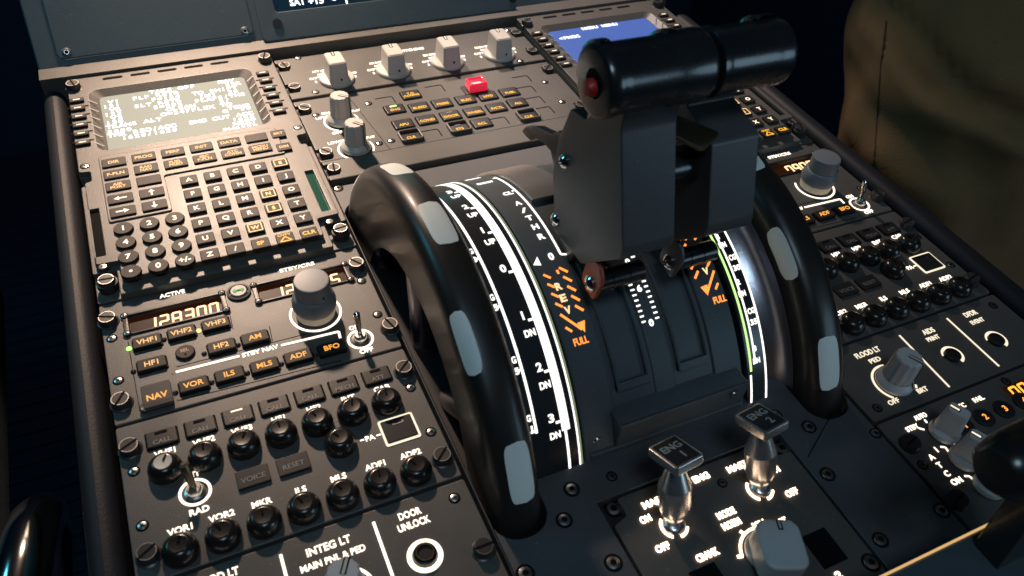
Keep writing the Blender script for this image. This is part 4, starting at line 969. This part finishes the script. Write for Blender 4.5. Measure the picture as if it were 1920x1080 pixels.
# ================================================================ THRUST LEVERS
LA = 104.0
le = Vector((0, math.cos(R_(LA)), math.sin(R_(LA)))); lt = Vector((0, -math.sin(R_(LA)), math.cos(R_(LA))))
def LP(u, Rr, t): p = Vector((u, VC, ZC)) + le * Rr + lt * t; return tuple(p)
def prism(b, poly, u0, u1, mi=0, bev=.0008):
    """polygon in lever coordinates (radius, forward offset) given thickness in u"""
    b.plate([poly], u0, u1, bev, mi, lambda p: LP(p[2], p[0], p[1]), 2)
def lever(first):
    u0, u1 = (.2190, .2452) if first else (.2625, .2876)
    t = thing('thrust_lever', LP((u0 + u1) / 2, .114, 0), 'near thrust lever with a red button on its handle end' if first else 'far thrust lever with a bronze finger plate below its handle', 'thrust lever', 'pair of thrust levers')
    body = [(.1225, -.0110), (.1290, .0080), (.1320, .0180), (.1500, .0290), (.1655, .0385), (.1700, .0375), (.2130, .0080), (.2260, .0050), (.2260, -.0080), (.1960, -.0140), (.1900, -.0270), (.1690, -.0285), (.1500, -.0250), (.1340, -.0150)]
    if not first: body = body[:5] + [(.1700, .0375), (.2025, .0160), (.2025, -.0060), (.2260, -.0030), (.2260, -.0160)] + body[10:]
    b = B(); prism(b, roundpoly(body, .002), u0, u1, 0, .0008); prism(b, [(.09, -.006), (.126, -.010), (.126, .006), (.09, .004)], u0 + .005, u1 - .005)
    b.build('arm', LEVER, t)
    # handle: a thick drum lying across the lever
    ax = Matrix.Translation((0, *LP(0, .2304, -.003)[1:])) @ Matrix.Rotation(R_(90), 4, 'Y')
    h0, h1 = (.2062, .2548) if first else (.2562, .2935)
    q = B()
    if first: prof = [(0, h0), (.0118, h0), (.0137, h0 + .0007), (.0145, h0 + .0022), (.0145, h0 + .0052), (.0140, h0 + .0062), (.0137, h0 + .010), (.0135, h0 + .030), (.0143, h0 + .0320), (.0145, h1 - .003), (.0136, h1 - .0006), (.011, h1), (0, h1)]
    else: prof = [(0, h1), (.0116, h1), (.0132, h1 - .0010), (.0138, h1 - .003), (.0137, h1 - .009), (.0132, h1 - .011), (.0132, h0 + .006), (.0140, h0 + .004), (.0140, h0 + .001), (.011, h0), (0, h0)]
    q.lathe(prof, 56, ax); hd = q.build('handle', GRIP, t)
    q = B()   # raised pads along the crown of the handle
    for (a, c) in (((h0 + .001, h0 + .007), (h0 + .0305, h0 + .036)) if first else ((h1 - .013, h1 - .004),)):
        q = B(); q.lathe([(.0140, a), (.0154, a + .001), (.0154, c - .001), (.0140, c)], 16, ax, 0, a0=R_(118), a1=R_(172)); q.build('handle_ridge', GRIP, hd)
    if first: bc = LP(h0, .2306, -.0020)
    else: bc = LP(h1, .2276, .0012)
    sgn = -1 if first else 1
    q = B(); q.lathe([(.0058, -.0006), (.0058, .0002), (0, .0002)], 28, Matrix.Translation(bc) @ Matrix.Rotation(R_(90 * sgn), 4, 'Y'), 1)
    q.lathe([(.0036, 0), (.0036, .0020), (.0028, .0034), (0, .0038)], 24, Matrix.Translation((bc[0], bc[1] - .0003, bc[2] - .0014)) @ Matrix.Rotation(R_(90 * sgn), 4, 'Y'), 0)
    q.build('disconnect_button', [REDB, INK], hd)
    # side bolts
    if first:
        for (x, y) in ((1058, 303), (1042, 412)):
            v, z = atu(x, y, u0); q = B(); q.lathe([(.0034, 0), (.0034, .0006), (.0026, .0016), (.0012, .0022), (.0010, .0012), (0, .0012)], 24, Matrix.Translation((u0, v, z)) @ Matrix.Rotation(R_(-90), 4, 'Y')); q.build('bolt', CHROME, t)
        hk = [atu(x, y, .2185) for (x, y) in ((974, 246), (982, 238), (1003, 239), (1030, 252), (1043, 246), (1058, 256), (1064, 278), (1050, 330), (1036, 322), (1028, 285), (1014, 268), (1002, 262), (992, 266), (982, 258))]
        q = B(); q.plate([hk], .2196, .2240, .0006, 0, lambda p: (p[2], p[0], p[1]), 2); q.build('hook', GRIP, t)
        q = B(); pts = [(.2225, *atu(x, y, .2225)) for (x, y) in ((1080, 280), (1110, 290))]
        q.box(.2192, .2448, -.0145, -.0130, 0, .024, 0, lambda p: LP(p[0], .197 + p[2] * 0.4, p[1] - p[2] * .0)); q.build('spring_strip', BRASS, t)
    # reverse latch across the foot of the lever
    a, c = (u0 - .0008, u1 + .0012) if first else (u0 - .0005, u1 + .0008)
    rr, tt = .1310, .0285
    q = B(); q.cyl(LP(a + .003, rr, tt), LP(c, rr, tt), .0052, 24, 0); q.cyl(LP(a + .011, rr, tt), LP(a + .0116, rr, tt), .0055, 24, 0); q.cyl(LP(c - .008, rr, tt), LP(c - .0074, rr, tt), .0055, 24, 0)
    prism(q, roundpoly([(.1240, .0215), (.1240, .0345), (.1400, .0345), (.1460, .0280), (.1400, .0190)], .003), a + .0012, a + .0036, 1)
    prism(q, roundpoly([(.1330, .0120), (.1345, .0210), (.1460, .0250), (.1620, .0330), (.1620, .0270), (.1450, .0100)], .002), a + .0045, c - .004, 0)
    rl = q.build('reverse_latch', [GRIP, REDP if first else LEVER], t)
    q = B(); q.lathe([(.0040, 0), (.0040, .0010), (.0030, .0022), (.0014, .0028), (.0012, .0014), (0, .0014)], 24, Matrix.Translation(LP(a + .0012, rr, tt)) @ Matrix.Rotation(R_(-90), 4, 'Y')); q.build('bolt', CHROME, rl)
    if not first:
        # bronze finger plate facing up in front of the handle
        n0 = Vector((0, VC, ZC)) + le * .2050
        def onp(x, y):
            d = ray(x, y); s = (n0 - CV).dot(le) / d.dot(le); p = CV + d * s; r = p - Vector((0, VC, ZC)); return (p.x, r.dot(lt))
        pl = roundpoly([onp(x, y) for (x, y) in ((1202, 223), (1320, 281), (1353, 248), (1250, 206))], .003)
        q = B(); q.plate([pl], .2030, .2050, .0005, 0, lambda p: LP(p[0], p[2], p[1]), 2)
        q.build('finger_plate', BRASS, t)
        q = B(); q.cyl(LP(.2480, .1830, .010), LP(.2625, .1830, .010), .0085, 28); q.build('roller', GRIP, t)
    return t
lever(True); lever(False)

# ================================================================ INSTRUMENT PANEL BEHIND
BV, BZ = .1660, .0095; LEAN = R_(42)
md = Vector((0, math.sin(LEAN), math.cos(LEAN))); mn = Vector((0, -math.cos(LEAN), math.sin(LEAN)))
def MP(p): q = Vector((p[0], BV, BZ)) + md * p[1] + mn * p[2]; return tuple(q)
def onm(x, y, hh=0.0):
    d = ray(x, y); s = (Vector((0, BV, BZ)) + mn * hh - CV).dot(mn) / d.dot(mn); p = CV + d * s
    return (p.x, (p - Vector((0, BV, BZ))).dot(md))
mip = thing('instrument_panel', (.25, BV, BZ), 'blue grey instrument panel sloping up behind the pedestal', 'instrument panel')
b = B(); b.plate([roundpoly([(-.0165, 0), (.62, 0), (.62, .30), (-.0165, .30)], .001)], -.03, 0, .001, 0, MP); b.build('frame', MIPM, mip)
b = B(); b.box(-.0165, .52, .1505, .1655, -.05, .0105); b.box(-.012, .52, .1655, .30, -.4, -.02); b.build('ledge', MCDUP, mip)
c0 = onm(110, 112, .001); c1 = onm(480, 66, .001)
b = B(); b.plate([roundpoly([(c0[0], c0[1]), (c1[0] - .001, c0[1] + .0005), (c1[0] - .001, .16), (c0[0], .16)], .005, 6)], -.001, .0012, .0005, 0, MP, 2); cp = b.build('cover_plate', MIPM, mip)
b = B(); b.bar(c0[0] + .004, c0[1] - .0004, c1[0] - .006, c0[1] + .0001, .0005, .0003, 0, .0004, MP); b.build('plate_edge', SILTXT, mip)
def mscrew(x, y, par, m_=SCREW):
    u, s = onm(x, y, .0012); q = B(); rot = Matrix.Translation(MP((u, s, .0012))) @ Matrix.Rotation(R_(90) - LEAN, 4, 'X')
    q.lathe([(.0034, 0), (.0031, .0010), (.0020, .0014), (.0017, .0006), (0, .0006)], 20, rot); q.lathe([(.0014, .0007), (0, .0007)], 6, rot, 1); q.build('screw', [m_, INK], par)
mscrew(125, 98, mip); mscrew(459, 58, mip)
du = thing('display_unit', MP((.26, .03, .003)), 'display unit with a dark screen and white readout at the top edge', 'display')
d0 = onm(497, 66, .004); d1 = onm(1000, 0, .004)
b = B(); s0 = onm(535, 40, .004)[1]
b.plate([rrect(.2560, .095 + s0, .2220, .220, .004), rrect(.2555, .1050 + s0 + -.010 + .0075, .1920, .190, .002)], .0002, .0060, .001, 0, MP, 2); b.build('bezel', MIPM, du)
b = B(); b.plate([rrect(.2555, .1050 + s0 - .0025, .1920, .190, .002)], .0008, .0030, 0, 0, MP); sc = b.build('screen', SCR_D, du)
b = B()
u, s = onm(567, 3, .003); b.text('SAT', u - .0040, s + .0003, .0052, .0125, .0030, 0, .03, MP); u, s = onm(592, 1, .003); b.text('+15', u, s, .0052, .0125, .0030, 0, .03, MP)
u, s = onm(626, 0, .003); b.text('C', u, s + .002, .0045, None, .0030, 0, .03, MP)
for (x, y, L) in ((653, 17, .03), (771, 4, .03)): u, s = onm(x, y, .003); b.bar(u, s, u, s + L, .0014, .0030, 0, .0003, MP)
b.text('TAT +15 C', .185, s0 + .030, .0052, .030, .0030, 0, .03, MP); b.text('GW 58400 KG', .310, s0 + .022, .0052, .045, .0030, 0, .03, MP)
b.build('lettering', SCRTXT, sc)
b = B()
for k in range(2): b.arc(.205 + k * .09, s0 + .105, .026, .004, -30, 210, .0030, 0)
vs = [MP(p) for p in b.v]; b.v = vs; b.bar(.19, s0 + .078, .30, s0 + .078, .016, .0030, 0, .0003, MP); b.bar(.19, s0 + .150, .32, s0 + .150, .018, .0030, 0, .0003, MP); b.bar(.175, s0 + .050, .33, s0 + .050, .002, .0030, 0, .0003, MP)
b.build('teal_glow_shapes', SCR_T, sc)  # unseen teal shapes added so the trim wheel top picks up their reflection
for (x, y) in ((520, 44), (961, -3)):
    u, s = onm(x, y, .006); q = B(); rot = Matrix.Translation(MP((u, s, .0050))) @ Matrix.Rotation(R_(90) - LEAN, 4, 'X'); q.lathe([(.0040, 0), (.0038, .0016), (0, .0016)], 20, rot); q.build('screw', KEYG, du)

# ================================================================ FLAP LEVER (out of focus, near)
fq = thing('flap_lever', (.33, -.40, 0), 'glossy black flap lever grip over a blue grey box at the near corner', 'lever')
b = B(); b.plate([roundpoly([(.2700, -.3835), (.3560, -.3835), (.3560, -.48), (.2700, -.48)], .002)], -.004, .0290, .001, seg=2); b.build('quadrant', FLAPB, fq)
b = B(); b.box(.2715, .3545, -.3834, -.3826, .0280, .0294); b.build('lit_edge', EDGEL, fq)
q = B(); gc = Vector((.3125, -.3830, .0960))
mt4 = Matrix.Translation(gc) @ Matrix.Rotation(R_(90), 4, 'Y')
q.lathe([(0, -.014), (.0085, -.0135), (.0112, -.0105), (.0126, -.004), (.0130, .005), (.0130, .030), (.0115, .034), (.008, .036), (0, .036)], 48, mt4); q.build('grip', ACPK, fq)
q = B(); q.plate([roundpoly([(-.4010, .020), (-.3880, .020), (-.3830, .070), (-.3800, .098), (-.3920, .098), (-.3960, .070)],     .002)], .3290, .3520, .001, 0, lambda p: (p[2], p[0], p[1]), 2); q.build('stem', GRIP, fq)

# ================================================================ LEFT FOOTWELL: seat and chrome handle
st = thing('pilot_seat', (-.42, -.05, -.775), 'dark blue fabric seat edge in the shadow left of the pedestal', 'seat')
bm = bmesh.new(); bmesh.ops.create_cube(bm, size=1)
for v in bm.verts: v.co = Vector((v.co.x * .46, v.co.y * .46, v.co.z * .13))
bmesh.ops.bevel(bm, geom=bm.edges[:], offset=.045, segments=5, affect='EDGES', profile=.6)
me = bpy.data.meshes.new('x'); bm.to_mesh(me); bm.free()
b = B(); b.mesh(me, 0, lambda p: (p[0] - .335, p[1] - .03, p[2] - .165 + .012 * math.sin(p[0] * 9) * math.cos(p[1] * 7))); b.build('cushion', SEATM, st, 60)
b = B(); b.box(-.50, -.20, -.22, .16, -.775, -.24); b.build('seat_base', BLACK, st)
hb = thing('grab_handle', (-.055, -.20, -.09), 'curved polished chrome handle in the shadow by the near rail', 'handle')
b = B(); pts = []
for k in range(15):
    s = k / 14; a = R_(-60 + 150 * s); pts.append((-.061 + .004 * math.sin(a), -.262 + .085 * math.sin(a) * .9 + .02, -.150 + .085 * math.cos(a) * .75))
hp = [(at(x, y, z) + (z,)) for (x, y, z) in ((20, 1180, -.07), (40, 1080, -.07), (52, 1020, -.075), (64, 980, -.085), (78, 962, -.100), (92, 968, -.120), (100, 1000, -.145), (104, 1060, -.18), (106, 1160, -.26))]
b.tube(hp, [.0135, .0135, .0135, .0130, .0120, .0110, .0105, .0105, .0105], 28)
b.build('tube', CHROME, hb, 80)

# ================================================================ PERSON standing past the far rail
def skin_body(name, verts, edges, radii, m, parent, root=0, sub=2, disp=None):
    me = bpy.data.meshes.new(name); o = ORG[parent.name] if parent else Vector((0, 0, 0))
    me.from_pydata([tuple(Vector(v) - o) for v in verts], edges, []); ob = bpy.data.objects.new(name, me); COL.objects.link(ob)
    md_ = ob.modifiers.new('skin', 'SKIN'); md_.use_smooth_shade = True
    for i, r in enumerate(radii):
        sv = me.skin_vertices[0].data[i]; sv.radius = r if isinstance(r, tuple) else (r, r); sv.use_root = (i == root)
    s = ob.modifiers.new('sub', 'SUBSURF'); s.levels = sub; s.render_levels = sub
    if disp:
        tx = bpy.data.textures.new(name + '_folds', 'CLOUDS'); tx.noise_scale = disp[0]; tx.noise_depth = 2
        d = ob.modifiers.new('folds', 'DISPLACE'); d.texture = tx; d.strength = disp[1]; d.mid_level = .5
    me.materials.append(m)
    if parent: ob.parent = parent
    ORG[ob.name] = o.copy(); return ob
PX, PY, ZF = .775, -.235, -.776
def lean(vs):      # the person bends forward from the feet
    return [(x, y + max(0.0, z - ZF - .25) * .36, z) for (x, y, z) in vs]
pers = thing('person', (PX, PY, ZF), 'person in khaki trousers and olive shirt standing beyond the far rail', 'person')
hz = ZF + .86
bv = [(PX, PY, hz), (PX, PY - .01, hz + .16), (PX, PY, hz + .34), (PX, PY, hz + .50), (PX, PY + .01, hz + .58), (PX, PY + .03, hz + .70), (PX, PY + .035, hz + .80),
      (PX - .085, PY, hz - .06), (PX - .09, PY + .01, hz - .44), (PX - .09, PY - .02, ZF + .08), (PX - .09, PY + .11, ZF + .035),
      (PX + .085, PY, hz - .06), (PX + .09, PY + .01, hz - .44), (PX + .09, PY - .02, ZF + .08), (PX + .09, PY + .11, ZF + .035),
      (PX - .17, PY, hz + .46), (PX - .20, PY - .06, hz + .18), (PX - .15, PY + .10, hz + .34), (PX - .08, PY + .15, hz + .38),
      (PX + .17, PY, hz + .46), (PX + .21, PY - .06, hz + .18), (PX + .15, PY + .10, hz + .34), (PX + .08, PY + .16, hz + .36)]
be = [(0, 1), (1, 2), (2, 3), (3, 4), (4, 5), (5, 6), (0, 7), (7, 8), (8, 9), (9, 10), (0, 11), (11, 12), (12, 13), (13, 14), (3, 15), (15, 16), (16, 17), (17, 18), (3, 19), (19, 20), (20, 21), (21, 22)]
br = [(.13, .10), (.12, .095), (.14, .10), (.10, .07), .052, (.075, .09), (.06, .07), .085, .055, .040, .035, .085, .055, .040, .035, .050, .040, .028, .036, .050, .040, .028, .036]
skin_body('body', lean(bv), be, br, SKIN, pers)
tv = [(PX, PY - .01, hz + .07), (PX, PY - .015, hz - .01), (PX - .075, PY - .012, hz - .12), (PX - .090, PY + .00, hz - .28), (PX - .092, PY + .005, hz - .46), (PX - .092, PY - .015, ZF + .10),
      (PX + .085, PY, hz - .10), (PX + .092, PY + .01, hz - .46), (PX + .092, PY - .015, ZF + .10)]
te = [(0, 1), (1, 2), (2, 3), (3, 4), (4, 5), (1, 6), (6, 7), (7, 8)]
tr = [(.150, .125), (.165, .140), (.112, .130), (.100, .110), .080, .068, (.110, .125), .080, .068]
trou = skin_body('trousers', lean(tv), te, tr, TROU, pers, 0, 4, (.10, .006))
sv_ = [(PX, PY - .01, hz + .02), (PX, PY, hz + .16), (PX, PY, hz + .34), (PX, PY, hz + .49), (PX - .165, PY, hz + .45), (PX - .20, PY - .05, hz + .25), (PX + .165, PY, hz + .45), (PX + .205, PY - .05, hz + .25)]
skin_body('shirt', lean(sv_), [(0, 1), (1, 2), (2, 3), (3, 4), (4, 5), (3, 6), (6, 7)], [(.185, .165), (.170, .150), (.165, .125), (.12, .08), .068, .060, .068, .060], SHIRT, pers, 0, 4, (.12, .008))
# press creases into the cloth where it folds, and lay the seam and pocket edge on it
from mathutils.bvhtree import BVHTree
dg = bpy.context.evaluated_depsgraph_get()
def bake(o):
    me = bpy.data.meshes.new_from_object(o.evaluated_get(dg)); o.modifiers.clear(); o.data = me
    return BVHTree.FromPolygons([v.co + ORG[o.name] for v in me.vertices], [tuple(p.vertices) for p in me.polygons])
shirt = [o for o in COL.objects if o.name.startswith('shirt')][0]
trees = [(o, bake(o)) for o in (trou, shirt)]
def hit(x, y):
    best = None
    for o, t in trees:
        h = t.ray_cast(CV, ray(x, y).normalized())
        if h[0] and (best is None or h[3] < best[1]): best = (h[0], h[3], h[1])
    return best
def polyline(P, n=8):
    out = []
    for (a, c) in zip(P, P[1:]):
        for i in range(n):
            k = hit(a[0] + (c[0] - a[0]) * i / n, a[1] + (c[1] - a[1]) * i / n)
            if k: out.append((k[0], k[2]))
    return out
creases = [(polyline([(1655, 8), (1700, 62), (1740, 112), (1775, 152), (1812, 186), (1865, 200), (1925, 235)]), .014, .012), (polyline([(1728, 15), (1750, 90), (1785, 160)]), .020, .006),
           (polyline([(1640, 225), (1720, 275), (1800, 330)]), .022, .005), (polyline([(1600, 300), (1640, 390), (1720, 430)]), .022, .005), (polyline([(1830, 260), (1850, 360), (1835, 460)]), .022, .005),
           (polyline([(1590, 120), (1620, 180), (1625, 260)]), .016, .003)]
for o, t in trees:
    off = ORG[o.name]; nn = [v.normal.copy() for v in o.data.vertices]
    for i, v in enumerate(o.data.vertices):
        w_ = v.co + off; push = 0.0
        for (ln, rad, dep) in creases:
            if not ln: continue
            d = min((w_ - p[0]).length_squared for p in ln) ** .5
            if d < rad * 2.6: push += dep * math.exp(-(d / rad * 1.3) ** 2) - dep * .45 * math.exp(-((d - rad * 1.3) / rad * 1.6) ** 2)
        if push: v.co -= nn[i] * push
    o.data.update()
trees = [(o, BVHTree.FromPolygons([v.co + ORG[o.name] for v in o.data.vertices], [tuple(p.vertices) for p in o.data.polygons])) for o, t in trees]
for nm, P in (('seam', [(1662, 40), (1652, 120), (1645, 220), (1638, 320), (1630, 430)]),):
    ln = polyline(P, 10)
    if len(ln) > 3:
        q = B(); q.tube([p - n_ * .0002 for p, n_ in ln], .0009, 6); q.build(nm, BELTM, trou)
b = B(); bmh = bmesh.new(); bmesh.ops.create_uvsphere(bmh, u_segments=24, v_segments=16, radius=.105)
me = bpy.data.meshes.new('x'); bmh.to_mesh(me); bmh.free()
b.mesh(me, 0, lambda p: lean([(PX + p[0] * .82, PY + .012 + p[1] * .95, hz + .765 + max(p[2], -.05) * 1.0)])[0]); b.build('hair', HAIR, pers, 60)
for o in list(COL.objects):
    if o.parent is None and o.type == 'EMPTY' and 'kind' not in o: o['kind'] = 'thing'
